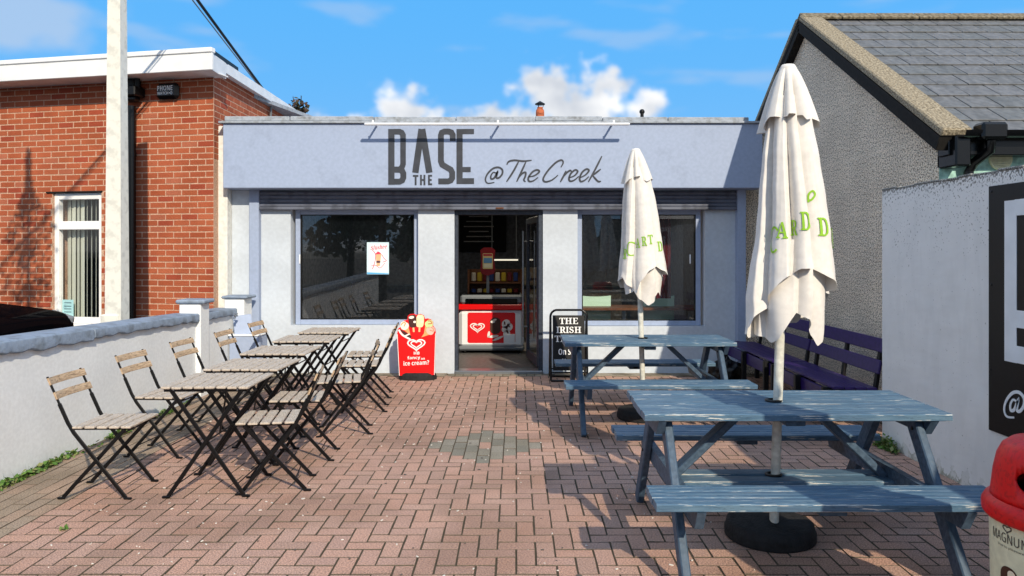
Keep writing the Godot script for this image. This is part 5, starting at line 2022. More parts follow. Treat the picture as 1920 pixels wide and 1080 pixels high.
# ---------------------------------------------------------------- picnic tables
func make_picnic(label: String, at: Vector3, turn: float) -> Node3D:
	var t := thing("picnic_table", label, "picnic table", at, turn, "worn blue picnic tables")
	var L := 1.53
	for i in 5:
		var p := MB.new()
		p.uvo = Vector2(rng.randf() * 4.0, 0)
		p.reeded(Vector3(rng.randf_range(-0.006, 0.006), 0.732 + rng.randf_range(-0.0015, 0.0015), -0.258 + i * 0.129), Vector3(L + rng.randf_range(-0.008, 0.008), 0.036, 0.122))
		part(p, "top_board", M.worn_blue, t)
	for sz in [-1.0, 1.0]:
		for i in 3:
			var p := MB.new()
			p.uvo = Vector2(rng.randf() * 4.0, 0)
			p.reeded(Vector3(rng.randf_range(-0.006, 0.006), 0.432, sz * (0.525 + i * 0.092)), Vector3(L + 0.06, 0.036, 0.087))
			part(p, "bench_board", M.worn_blue, t)
	for sx in [-1.0, 1.0]:
		var x: float = sx * 0.635
		for sz in [-1.0, 1.0]:
			var l := MB.new()
			l.bar(Vector3(x, 0.712, sz * 0.17), Vector3(x, 0.0, sz * 0.66), 0.042, 0.088, Vector3(1, 0, 0), 0.006)
			part(l, "leg", M.frame_blue, t)
			for e in [[0.655, 0.215], [0.385, 0.395]]:
				var bo := MB.new()
				bo.tube([Vector3(x - 0.026, e[0], sz * e[1]), Vector3(x + 0.026, e[0], sz * e[1])], 0.009, 8)
				part(bo, "bolt", M.black_iron, t)
			var bc := MB.new()
			bc.box(Vector3(sx * 0.02, 0.398, sz * 0.615), Vector3(0.085, 0.030, 0.20), 0.004)
			part(bc, "bench_cleat", M.frame_blue, t)
		var b := MB.new()
		b.prism(PackedVector2Array([Vector2(-0.755, 0.412), Vector2(-0.70, 0.322), Vector2(0.70, 0.322), Vector2(0.755, 0.412)]), 0.040, true)
		var bm := part(b, "bench_beam", M.frame_blue, t)
		bm.transform = Transform3D(Basis(Vector3(0, 0, 1), Vector3(0, 1, 0), Vector3(-1, 0, 0)), Vector3(x - sx * 0.0425 + 0.02, 0, 0))
		var tb := MB.new()
		tb.prism(PackedVector2Array([Vector2(-0.31, 0.7125), Vector2(-0.24, 0.632), Vector2(0.24, 0.632), Vector2(0.31, 0.7125)]), 0.040, true)
		var tm := part(tb, "top_beam", M.frame_blue, t)
		tm.transform = Transform3D(Basis(Vector3(0, 0, 1), Vector3(0, 1, 0), Vector3(-1, 0, 0)), Vector3(x + sx * 0.0425 + 0.02, 0, 0))
		var br := MB.new()
		br.bar(Vector3(sx * 0.565, 0.355, 0.0), Vector3(sx * 0.20, 0.700, 0.0), 0.095, 0.038, Vector3(0, 0, 1), 0.005)
		part(br, "brace", M.frame_blue, t)
	var cr := MB.new()
	cr.box(Vector3(0, 0.695, 0), Vector3(0.10, 0.034, 0.54), 0.004)
	part(cr, "middle_batten", M.frame_blue, t)
	var st := MB.new()
	st.uvo = Vector2(0.7, 0)
	for sz in [-1.0, 1.0]:
		st.plank(Vector3(0, 0.335, sz * 0.065), Vector3(1.19, 0.036, 0.095), 0.005)
	part(st, "stretcher", M.worn_blue, t)
	for y in [0.757, 0.358]:
		var cg := MB.new()
		cg.xf = Transform3D(Basis(), Vector3(-0.02, y - 0.006, 0))
		cg.lathe([[0.044, 0.0], [0.046, 0.008], [0.030, 0.011], [0.029, 0.0]], 20)
		part(cg, "pole_collar", M.black_plastic, t)
	return t

func build_picnic() -> void:
	var a := make_picnic("worn blue picnic table nearest the viewer with big umbrella pole", Vector3(1.405, 0, -4.02), 0.0)
	copy_of(a, "picnic_table", Vector3(1.195, 0, -6.93), 0.01, "worn blue picnic table farther back, under the right shop window")

# ---------------------------------------------------------------- closed umbrellas
func table_at(tab: Array, y: float) -> float:
	# rows of [key, value] with falling or rising keys
	var up: bool = tab[0][0] < tab[-1][0]
	for i in tab.size() - 1:
		var a: Array = tab[i]
		var b: Array = tab[i + 1]
		if (up and y <= b[0]) or (not up and y >= b[0]):
			var k := clampf((y - a[0]) / (b[0] - a[0]), 0.0, 1.0)
			k = k * k * (3.0 - 2.0 * k) * 0.5 + k * 0.5
			return lerpf(a[1], b[1], k)
	return tab[-1][1]

func pleat(th: float, cuts: Array, amp: float) -> float:
	# cloth wound round the pole: each pleat swells and then tucks under the next
	var d := fposmod(rad_to_deg(th) + 180.0, 360.0) - 180.0
	for i in cuts.size():
		var a: float = cuts[i]
		var b: float = cuts[(i + 1) % cuts.size()]
		if b <= a:
			b += 360.0
		var q := d if d >= a else d + 360.0
		if q >= a and q < b:
			var u := (q - a) / (b - a)
			var rise := sin(minf(u / 0.62, 1.0) * PI * 0.5)
			var fall := 1.0 - pow(clampf((u - 0.86) / 0.14, 0.0, 1.0), 1.5)
			return 1.0 - amp + amp * rise * fall
	return 1.0

func make_umbrella(label: String, at: Vector3, lean: float, top: float, o: Dictionary) -> void:
	var t := thing("patio_umbrella", label, "umbrella", at, 0.0, "closed cream umbrellas")
	t.rotation.z = lean
	var sp := MB.new()
	sp.tube([Vector3(0, 0.02, 0), Vector3(0, 1.0, 0), Vector3(0, top - 0.06, 0)], 0.0245, 14)
	part(sp, "pole", M.umbrella_pole, t)
	var cx: float = o.cx
	var crease := FastNoiseLite.new()
	crease.seed = 40
	crease.frequency = 0.05
	crease.fractal_octaves = 3
	var body := func(th: float, y: float) -> float:
		var wob := 0.008 * sin(th * 3.0 + y * 5.0) + 0.003 * sin(th * 7.0 - y * 11.0) + 0.013 * crease.get_noise_2d(th * 60.0, y * 22.0) + 0.007 * crease.get_noise_2d(th * 30.0 + y * 130.0, y * 90.0 + 70.0)
		var am: float = clampf((top - y) / 0.5, 0.25, 1.0) * 0.34
		return table_at(o.body, y) * (pleat(th + (y - 1.6) * o.twist, o.cuts, am) + wob)
	var place := func(th: float, y: float, r: float) -> Vector3:
		var off := cx * clampf((top - y) / 0.9, 0.0, 1.0)
		return Vector3(off + r * sin(th), y, r * cos(th))
	var n := 288
	var m := 60
	var rows := []
	for i in m + 1:
		var line := PackedVector3Array()
		for j in n:
			var th := TAU * j / n
			var d := fposmod(rad_to_deg(th) + 180.0, 360.0) - 180.0
			var hem := table_at(o.hem, d)
			var y := lerpf(top - 0.17, hem, float(i) / m)
			var r: float = body.call(th, y)
			var last := clampf((float(i) / m - 0.95) / 0.05, 0.0, 1.0)
			r *= 1.0 + 0.035 * last
			line.append(place.call(th, y, r))
		rows.append(line)
	var cb := MB.new()
	cb.grid(rows, true, true)
	part(cb, "canopy", M.canvas, t)
	# lining and tucked corners that hang lower
	var rows2 := []
	for i in 17:
		var line := PackedVector3Array()
		for j in n:
			var th := TAU * j / n
			var d := fposmod(rad_to_deg(th) + 180.0, 360.0) - 180.0
			var hem := table_at(o.inner, d)
			var y := lerpf(1.62, hem, i / 16.0)
			var r := table_at(o.body, y) * (0.50 + 0.27 * pleat(th + 0.4, o.cuts2, 0.45) + 0.03 * sin(th * 5.0 + y * 9.0))
			line.append(place.call(th, y, r))
		rows2.append(line)
	var ci := MB.new()
	ci.grid(rows2, true, true)
	part(ci, "tucked_corners", M.canvas, t)
	# short vent skirt on top
	var rows3 := []
	for i in 15:
		var line := PackedVector3Array()
		for j in n:
			var th := TAU * j / n
			var d := fposmod(rad_to_deg(th) + 180.0, 360.0) - 180.0
			var hem := top - table_at(o.skirt, d)
			var y := lerpf(top - 0.015, hem, i / 14.0)
			var k := clampf((top - y) / 0.3, 0.0, 1.2)
			var r := lerpf(0.030, 0.152, pow(k, 0.72)) * pleat(th + 0.3, o.cuts3, 0.36 * minf(1.0, k * 2.5))
			line.append(Vector3(cx * 0.3 * k + r * sin(th), y, r * cos(th)))
		rows3.append(line)
	var cs := MB.new()
	cs.grid(rows3, true, true)
	part(cs, "vent_skirt", M.canvas, t)
	var fi := MB.new()
	fi.lathe([[0.046, top - 0.035], [0.045, top - 0.012], [0.034, top + 0.006], [0.001, top + 0.012]], 20)
	part(fi, "cap", M.canvas, t)
	# printed letters that follow the folds
	var pr := MB.new()
	for q in o.letters:
		var th0 := deg_to_rad(q[1])
		var lm := func(p: Vector2, lift: float) -> Vector3:
			var th: float = th0 + p.x / 0.2
			var y: float = q[2] + p.y
			return place.call(th, y, body.call(th, y) + lift)
		if q[0] == "leaf":
			pr.stroke([Vector2(-0.012, -0.03), Vector2(-0.010, 0.01), Vector2(0.012, 0.03), Vector2(0.024, 0.012), Vector2(0.008, -0.012), Vector2(-0.006, -0.02)], 0.010, lm, 0.004)
		elif q[0] == "C":
			var arc := []
			for k in 13:
				var an := deg_to_rad(48.0 + 264.0 * k / 12.0)
				arc.append(Vector2(cos(an) * q[3] * 0.5, sin(an) * q[4] * 0.5))
			pr.stroke(arc, 0.011, lm, 0.006)
		else:
			pr.text(q[0], serif_bold if q.size() > 5 else sans, Vector2.ZERO, Vector2(q[3], q[4]), lm, 0.006, 0.0, 0.0, 0.012)
	part(pr, "lettering", M.green_print, t, "lime green printed letters")
	# round weighted foot
	var bs := MB.new()
	bs.lathe([[0.001, 0.118], [0.05, 0.118], [0.09, 0.098], [0.205, 0.092], [0.228, 0.084], [0.234, 0.05], [0.240, 0.045], [0.240, 0.008], [0.233, 0.0]], 40)
	var fo := part(bs, "foot", M.tyre_black, t)
	fo.position = Vector3(0, 0, -0.06)
	fo.rotation.z = -lean

func build_umbrellas() -> void:
	var big := {
		"cx": 0.048, "twist": 0.25,
		"body": [[2.40, 0.085], [2.25, 0.118], [2.05, 0.150], [1.85, 0.175], [1.65, 0.196], [1.45, 0.222], [1.30, 0.236], [1.05, 0.225]],
		"cuts": [-118.0, -66.0, -20.0, 12.0, 72.0, 128.0, 178.0], "cuts2": [-150.0, -95.0, -52.0, 18.0, 44.0, 100.0, 160.0], "cuts3": [-140.0, -85.0, -22.0, 14.0, 60.0, 110.0, 165.0],
		"hem": [[-180, 1.14], [-130, 1.10], [-95, 1.085], [-76, 1.15], [-50, 1.33], [-22, 1.43], [-6, 1.47], [14, 1.475], [45, 1.42], [78, 1.345], [100, 1.33], [125, 1.26], [150, 1.16], [180, 1.14]],
		"inner": [[-180, 1.14], [-120, 1.12], [-78, 1.10], [-52, 1.075], [-40, 1.09], [-8, 1.24], [14, 1.21], [26, 1.12], [38, 1.07], [48, 1.09], [60, 1.26], [90, 1.34], [130, 1.2], [180, 1.14]],
		"skirt": [[-180, 0.33], [-110, 0.36], [-80, 0.34], [-60, 0.29], [-24, 0.295], [-20, 0.28], [10, 0.285], [16, 0.31], [40, 0.285], [70, 0.305], [95, 0.34], [140, 0.30], [180, 0.33]],
		"letters": [["C", -47.0, 1.615, 0.070, 0.13], ["A", -34.0, 1.665, 0.060, 0.085, 1], ["R", -17.0, 1.68, 0.035, 0.080, 1], ["D", 0.0, 1.715, 0.052, 0.095, 1], ["D", 36.0, 1.69, 0.062, 0.095, 1], ["O", 66.0, 1.635, 0.055, 0.110, 1], ["R", 92.0, 1.60, 0.06, 0.10, 1], ["leaf", 20.0, 1.845, 0, 0]]}
	make_umbrella("large closed cream umbrella through the nearest picnic table", Vector3(1.385, 0, -4.02), -0.031, 2.555, big)
	# another stands just outside the frame: its shade lies over the nearest table and the paving before it
	make_umbrella("closed cream umbrella standing outside the frame beside the litter bin", Vector3(2.12, 0, -1.72), 0.0, 2.555, big)
	make_umbrella("smaller closed cream umbrella before the right shop window", Vector3(1.183, 0, -6.93), 0.030, 2.505, {
		"cx": 0.03, "twist": -0.35,
		"body": [[2.35, 0.080], [2.20, 0.125], [2.0, 0.155], [1.8, 0.175], [1.6, 0.192], [1.42, 0.218], [1.30, 0.226], [1.05, 0.20]],
		"cuts": [-150.0, -92.0, -38.0, 38.0, 96.0, 150.0], "cuts2": [-140.0, -80.0, -30.0, 5.0, 60.0, 120.0], "cuts3": [-130.0, -70.0, -14.0, 22.0, 80.0, 140.0],
		"hem": [[-180, 1.2], [-120, 1.22], [-95, 1.33], [-62, 1.33], [-40, 1.20], [-30, 1.17], [-12, 1.30], [8, 1.39], [32, 1.435], [52, 1.38], [75, 1.335], [95, 1.34], [130, 1.25], [180, 1.2]],
		"inner": [[-180, 1.2], [-110, 1.16], [-70, 1.17], [-40, 1.20], [-20, 1.12], [8, 1.065], [24, 1.085], [50, 1.18], [68, 1.14], [80, 1.22], [120, 1.3], [180, 1.2]],
		"skirt": [[-180, 0.30], [-90, 0.31], [-60, 0.33], [-30, 0.27], [0, 0.26], [26, 0.31], [50, 0.28], [88, 0.28], [130, 0.30], [180, 0.30]],
		"letters": [["D", -82.0, 1.57, 0.06, 0.10, 1], ["R", -58.0, 1.54, 0.045, 0.09, 1], ["C", -42.0, 1.585, 0.06, 0.12], ["A", -22.0, 1.635, 0.058, 0.085, 1], ["R", -2.0, 1.65, 0.048, 0.085, 1], ["T", 16.0, 1.665, 0.050, 0.085, 1], ["D", 58.0, 1.60, 0.055, 0.09, 1]]})

# ---------------------------------------------------------------- purple benches by the gable wall
func build_benches() -> void:
	var names := ["purple slatted bench farther along the gable, beside the shop", "purple slatted bench ending behind the tall white wall"]
	for i in 2:
		var z0: float = [-9.28, -7.56][i]
		var z1: float = [-7.60, -6.12][i]
		var L := absf(z1 - z0)
		var b := thing("purple_bench", names[i], "bench", Vector3(2.60, 0, (z0 + z1) * 0.5), 0.0, "purple benches along the gable")
		for k in 4:
			var s := MB.new()
			s.uvo = Vector2(rng.randf(), rng.randf())
			s.box(Vector3(0.045 + k * 0.092, 0.437 - k * 0.004, 0), Vector3(0.084, 0.026, L), 0.005)
			part(s, "seat_slat", M.purple, b)
		if i == 1 or true:
			for k in 2:
				var s := MB.new()
				s.box(Vector3(0.385 + k * 0.035, 0.605 + k * 0.175, 0), Vector3(0.026, 0.115, L), 0.006, Basis(Vector3(0, 0, 1), -0.2))
				part(s, "back_slat", M.purple, b)
		var fr := MB.new()
		fr.box(Vector3(0.012, 0.345, 0), Vector3(0.028, 0.125, L - 0.06), 0.005)
		part(fr, "front_rail", M.purple, b)
		for sz in [-1.0, 0.0, 1.0]:
			var l := MB.new()
			var z: float = sz * (L * 0.5 - 0.10)
			l.box(Vector3(-0.028, 0.215, z), Vector3(0.05, 0.43, 0.05), 0.004)
			l.box(Vector3(0.36, 0.215, z), Vector3(0.05, 0.43, 0.05), 0.004)
			l.box(Vector3(0.16, 0.405, z), Vector3(0.36, 0.04, 0.045), 0.004)
			l.bar(Vector3(0.39, 0.40, z), Vector3(0.45, 0.83, z), 0.045, 0.03, Vector3(0, 0, 1), 0.004)
			part(l, "leg_frame", M.black_iron, b)
	# bin bag slumped against the end of the bench
	var bag := MB.new()
	var nz := FastNoiseLite.new()
	nz.seed = 8
	nz.frequency = 3.5
	var rows := []
	for i in 15:
		var line := PackedVector3Array()
		for j in 24:
			var ph := PI * i / 14.0
			var th := TAU * j / 24.0
			var d := Vector3(sin(ph) * cos(th), cos(ph), sin(ph) * sin(th))
			var r := 1.0 + nz.get_noise_3dv(d * 1.3) * 0.55
			var p := d * Vector3(0.19, 0.15, 0.17) * r + Vector3(0, 0.14, 0)
			p.y = maxf(p.y, 0.0)
			line.append(p)
		rows.append(line)
	bag.grid(rows, true, false)
	var bo := single(bag, "rubbish_bag", M.bag, "slumped black bag on the paving beside the purple bench", "bag")
	bo.position = Vector3(2.46, 0.0, -8.75)

# ---------------------------------------------------------------- signs on the paving
func build_signs() -> void:
	# forecourt ice cream board on a weighted foot
	var s := thing("ice_cream_board", "red ice cream forecourt board with cut-out top before shop", "board", Vector3(-1.205, 0, -9.13))
	var ft := MB.new()
	var rows := []
	for e in [[0.0, 1.0], [0.03, 1.0], [0.07, 0.93], [0.085, 0.80]]:
		var line := PackedVector3Array()
		for j in 32:
			var a := TAU * j / 32.0
			line.append(Vector3(cos(a) * 0.235 * e[1], e[0], -sin(a) * 0.14 * e[1]))
		rows.append(line)
	ft.grid(rows, true, false)
	var cap := rows[3] as PackedVector3Array
	for j in range(1, 31):
		ft.otri(cap[0], cap[j], cap[j + 1], Vector3.UP, Vector2.ZERO, Vector2.ZERO, Vector2.ZERO)
	part(ft, "foot", M.tyre_black, s)
	var pts := PackedVector2Array()
	for q in [[-0.215, 0.0], [0.215, 0.0], [0.235, 0.50], [0.228, 0.56], [0.20, 0.60], [0.205, 0.64], [0.175, 0.675], [0.14, 0.685], [0.105, 0.68], [0.09, 0.725], [0.05, 0.742], [0.0, 0.73], [-0.025, 0.745], [-0.075, 0.742], [-0.105, 0.72], [-0.11, 0.675], [-0.15, 0.665], [-0.185, 0.63], [-0.19, 0.59], [-0.222, 0.57], [-0.238, 0.50]]:
		pts.append(Vector2(q[0], q[1]))
	var bx := Transform3D(Basis(Vector3.RIGHT, -0.10) * Basis(Vector3(0, 0, 1), 0.022), Vector3(0, 0.055, 0.06))
	var bd := MB.new()
	bd.xf = bx
	bd.prism(pts, 0.02)
	part(bd, "panel", M.board_red, s)
	var p := MB.new()
	var fm := func(q: Vector2, lift: float) -> Vector3: return bx * Vector3(q.x, q.y, 0.0205 + lift)
	var step := 0.0
	# pale rim on both sides of the print
	p.col = Color(0.80, 0.78, 0.76)
	p.poly(PackedVector2Array([Vector2(-0.215, 0.0), Vector2(-0.209, 0.0), Vector2(-0.231, 0.50), Vector2(-0.238, 0.50)]), fm, 0.0006)
	p.poly(PackedVector2Array([Vector2(0.215, 0.0), Vector2(0.209, 0.0), Vector2(0.229, 0.50), Vector2(0.235, 0.50)]), fm, 0.0006)
	heart(p, Vector2(-0.003, 0.365), 0.105, fm, 0.0008)
	p.col = Color(0.80, 0.79, 0.78)
	p.text("HB", sans_bold, Vector2(0.0, 0.267), Vector2(0.07, 0.035), fm, 0.0008)
	p.text("fancy", sans_bold, Vector2(-0.035, 0.208), Vector2(0.155, 0.050), fm, 0.0008, 0.0, 0.02)
	p.text("an", sans_bold, Vector2(0.075, 0.198), Vector2(0.045, 0.022), fm, 0.0008)
	p.text("ice cream?", sans_bold, Vector2(-0.005, 0.150), Vector2(0.31, 0.055), fm, 0.0008, 0.0, 0.03)
	# printed ice creams fanning over the top edge
	var cone := func(c: Vector2, r: float, ang: float, col: Color, top: Color) -> void:
		var dirv := Vector2(0, 1).rotated(ang)
		var sd := Vector2(dirv.y, -dirv.x)
		p.col = Color(0.62, 0.36, 0.14)
		p.poly(PackedVector2Array([c - sd * r * 0.75, c + sd * r * 0.75, c - dirv * r * 2.3]), fm, 0.0010)
		p.col = col
		p.ellipse(c + dirv * r * 0.25, Vector2(r, r * 0.85), fm, 0.0013, ang)
		p.ellipse(c + dirv * r * 0.85, Vector2(r * 0.75, r * 0.6), fm, 0.0016, ang)
		p.col = top
		p.stroke([c + dirv * r * 0.9 - sd * r * 0.6, c + dirv * r * 1.15, c + dirv * r * 0.8 + sd * r * 0.5, c + dirv * r * 0.3 - sd * r * 0.2], r * 0.22, fm, 0.0019)
	cone.call(Vector2(-0.135, 0.585), 0.052, 0.55, Color(0.80, 0.76, 0.66), Color(0.62, 0.28, 0.06))
	cone.call(Vector2(0.145, 0.60), 0.050, -0.5, Color(0.52, 0.66, 0.28), Color(0.55, 0.10, 0.05))
	cone.call(Vector2(0.155, 0.525), 0.052, -0.95, Color(0.80, 0.48, 0.38), Color(0.72, 0.22, 0.16))
	var stick := func(c: Vector2, size: Vector2, ang: float, col: Color, bite: Color) -> void:
		var dirv := Vector2(0, 1).rotated(ang)
		p.col = Color(0.74, 0.50, 0.24)
		p.stroke([c - dirv * size.y * 0.5, c - dirv * (size.y * 0.5 + 0.055)], 0.022, fm, 0.0022, false)
		p.col = col
		var q := PackedVector2Array()
		for k in 20:
			var a := TAU * k / 20.0
			var e := Vector2(signf(cos(a)) * pow(absf(cos(a)), 0.6) * size.x * 0.5, signf(sin(a)) * pow(absf(sin(a)), 0.6) * size.y * 0.5)
			q.append(c + e.rotated(ang))
		p.poly(q, fm, 0.0025)
		p.col = bite
		p.ellipse(c + dirv * size.y * 0.3 - Vector2(0.01, 0), Vector2(size.x * 0.33, size.y * 0.11), fm, 0.0028, ang)
		p.ellipse(c + Vector2(size.x * 0.25, -0.01), Vector2(0.018, 0.014), fm, 0.0028)
	stick.call(Vector2(-0.045, 0.655), Vector2(0.10, 0.155), 0.10, Color(0.055, 0.018, 0.012), Color(0.80, 0.76, 0.66))
	stick.call(Vector2(0.045, 0.655), Vector2(0.095, 0.155), -0.08, Color(0.80, 0.70, 0.40), Color(0.85, 0.78, 0.52))
	p.col = Color(0.055, 0.018, 0.012)
	p.poly(PackedVector2Array([Vector2(-0.205, 0.565), Vector2(-0.12, 0.515), Vector2(-0.06, 0.475), Vector2(-0.07, 0.44), Vector2(-0.15, 0.485)]), fm, 0.0031)
	p.col = Color(0.80, 0.78, 0.74)
	p.stroke([Vector2(-0.215, 0.555), Vector2(-0.17, 0.49), Vector2(-0.075, 0.435)], 0.022, fm, 0.0034)
	p.stroke([Vector2(-0.145, 0.475), Vector2(-0.085, 0.500)], 0.016, fm, 0.0037, false)
	part(p, "print", M.print, s)
	# newspaper pavement board
	var a := thing("newspaper_board", "black tubular pavement board with white newspaper lettering", "board", Vector3(0.632, 0, -9.04))
	for e in [[0.0, 0.10, 0.0], [-0.10, -0.10, 1.0]]:
		var fr := MB.new()
		var path := []
		var w := 0.218
		var lean := func(y: float) -> float: return lerpf(e[0] + (0.12 if e[2] < 0.5 else -0.12), 0.0, y / 0.86)
		path.append(Vector3(-w, 0.012, lean.call(0.012)))
		path.append(Vector3(-w, 0.40, lean.call(0.40)))
		path.append(Vector3(-w, 0.77, lean.call(0.77)))
		for k in 5:
			var an := PI - PI / 2 * (k + 1) / 6.0
			path.append(Vector3(-w + 0.08 + 0.08 * cos(an), 0.77 + 0.08 * sin(an), lean.call(0.77 + 0.08 * sin(an))))
		path.append(Vector3(-w + 0.08, 0.85, lean.call(0.85)))
		path.append(Vector3(w - 0.08, 0.85, lean.call(0.85)))
		for k in 5:
			var an := PI / 2 - PI / 2 * (k + 1) / 6.0
			path.append(Vector3(w - 0.08 + 0.08 * cos(an), 0.77 + 0.08 * sin(an), lean.call(0.77 + 0.08 * sin(an))))
		path.append(Vector3(w, 0.77, lean.call(0.77)))
		path.append(Vector3(w, 0.40, lean.call(0.40)))
		path.append(Vector3(w, 0.012, lean.call(0.012)))
		fr.tube(path, 0.0135, 10)
		fr.tube([Vector3(-w, 0.012, lean.call(0.012)), Vector3(w, 0.012, lean.call(0.012))], 0.0135, 10)
		fr.tube([Vector3(-w, 0.11, lean.call(0.11)), Vector3(w, 0.11, lean.call(0.11))], 0.010, 8)
		part(fr, "tube_frame", M.black_gloss, a)
	var pb := MB.new()
	var ptf := Transform3D(Basis(Vector3.RIGHT, -0.139), Vector3(0, 0.43, 0.064))
	pb.xf = ptf
	pb.box(Vector3(0, 0.03, 0), Vector3(0.385, 0.66, 0.012), 0.003)
	part(pb, "panel", M.black_plastic, a)
	var pt := MB.new()
	var am := func(q: Vector2, lift: float) -> Vector3: return ptf * Vector3(q.x, q.y, 0.0065 + lift)
	pt.col = Color(0.80, 0.80, 0.79)
	pt.text("THE", serif_bold, Vector2(0, 0.292), Vector2(0.225, 0.075), am, 0.0008)
	pt.text("IRISH", serif_bold, Vector2(0, 0.185), Vector2(0.30, 0.075), am, 0.0008)
	pt.text("TIMES", serif_bold, Vector2(0, 0.078), Vector2(0.34, 0.075), am, 0.0008)
	pt.text("On Sale", sans_bold, Vector2(0, -0.075), Vector2(0.25, 0.075), am, 0.0008)
	pt.text("Here", sans_bold, Vector2(0, -0.19), Vector2(0.16, 0.06), am, 0.0008)
	part(pt, "lettering", M.print, a)

# ---------------------------------------------------------------- litter bin in the corner
func build_bin() -> void:
	var b := thing("litter_bin", "round cream litter bin with domed red lid", "bin", Vector3(1.93, 0, -2.62))
	b.scale = Vector3.ONE * 0.917
	var bd := MB.new()
	bd.lathe([[0.20, 0.0], [0.225, 0.01], [0.228, 0.05], [0.247, 0.40], [0.252, 0.70]], 48)
	part(bd, "body", M.bin_cream, b)
	var rm := MB.new()
	rm.lathe([[0.252, 0.668], [0.270, 0.668], [0.278, 0.682], [0.278, 0.712], [0.268, 0.732], [0.250, 0.742]], 48)
	part(rm, "rim", M.bin_red, b)
	var ld := CSGPolygon3D.new()
	ld.name = "lid"
	var op := PackedVector2Array()
	for q in [[0.250, 0.735], [0.247, 0.76], [0.238, 0.84], [0.226, 0.90], [0.208, 0.938], [0.180, 0.960], [0.10, 0.968], [0.0, 0.969], [0.0, 0.961], [0.10, 0.960], [0.172, 0.952], [0.200, 0.931], [0.217, 0.896], [0.229, 0.838], [0.238, 0.76], [0.241, 0.735]]:
		op.append(Vector2(q[0], q[1]))
	ld.polygon = op
	ld.mode = CSGPolygon3D.MODE_SPIN
	ld.spin_degrees = 360.0
	ld.spin_sides = 64
	ld.smooth_faces = true
	ld.material = M.bin_red
	b.add_child(ld)
	for a in [-44.0, 136.0]:
		var ho := CSGCylinder3D.new()
		ho.name = "opening"
		ho.operation = CSGShape3D.OPERATION_SUBTRACTION
		ho.radius = 0.5
		ho.height = 0.2
		ho.sides = 40
		ho.smooth_faces = true
		ho.material = M.bin_red
		var yaw := deg_to_rad(a)
		var bs := Basis(Vector3.UP, yaw) * Basis(Vector3.RIGHT, PI / 2)
		ho.transform = Transform3D(bs * Basis().scaled(Vector3(0.25, 1.0, 0.115)), Vector3(sin(yaw) * 0.24, 0.838, cos(yaw) * 0.24))
		ld.add_child(ho, true)
	var ln := MB.new()
	ln.lathe([[0.205, 0.30], [0.215, 0.72], [0.205, 0.75]], 32)
	ln.lathe([[0.001, 0.30], [0.205, 0.30]], 32)
	part(ln, "liner", M.rubber, b)
	var at := MB.new()
	at.lathe([[0.10, 0.968], [0.10, 0.976], [0.086, 0.978], [0.083, 0.972], [0.001, 0.972]], 32)
	part(at, "ash_plate", M.steel, b)
	var pr := MB.new()
	var bm := func(q: Vector2, lift: float) -> Vector3:
		var th := deg_to_rad(-80.0) + q.x / 0.25
		var r := lerpf(0.247, 0.252, (q.y - 0.40) / 0.30) + lift
		return Vector3(sin(th) * r, q.y, cos(th) * r)
	pr.col = Color(0.07, 0.06, 0.05)
	pr.text("MAGNUM", sans, Vector2(-0.01, 0.610), Vector2(0.175, 0.036), bm, 0.0012, 0.0, 0.0, 0.02)
	pr.text("true to pleasure", sans, Vector2(0.0, 0.576), Vector2(0.12, 0.012), bm, 0.0012, 0.0, 0.0, 0.02)
	var keep := []
	for s in 25:
		var a := TAU * s / 24.0
		keep.append(Vector2(-0.01, 0.647) + Vector2(pow(sin(a), 3), (13.0 * cos(a) - 5.0 * cos(2 * a) - 2.0 * cos(3 * a) - cos(4 * a)) / 16.0) * Vector2(0.020, 0.014))
	pr.stroke(keep, 0.005, bm, 0.0012, false)
	# chocolate bar with a bite, and a pale speech bubble
	pr.col = Color(0.055, 0.02, 0.015)
	pr.rrect(Vector2(-0.005, 0.43), Vector2(0.085, 0.15), 0.038, bm, 0.0012, 0.02)
	pr.col = Color(0.78, 0.68, 0.50)
	pr.rrect(Vector2(0.008, 0.455), Vector2(0.035, 0.08), 0.016, bm, 0.0018, 0.02)
	pr.col = Color(0.62, 0.66, 0.72)
	pr.rrect(Vector2(0.155, 0.475), Vector2(0.16, 0.10), 0.03, bm, 0.0012, 0.02)
	pr.col = Color(0.05, 0.05, 0.06)
	pr.text("YOU", sans_bold, Vector2(0.135, 0.475), Vector2(0.07, 0.03), bm, 0.0018, 0.0, 0.0, 0.02)
	part(pr, "print", M.print, b)

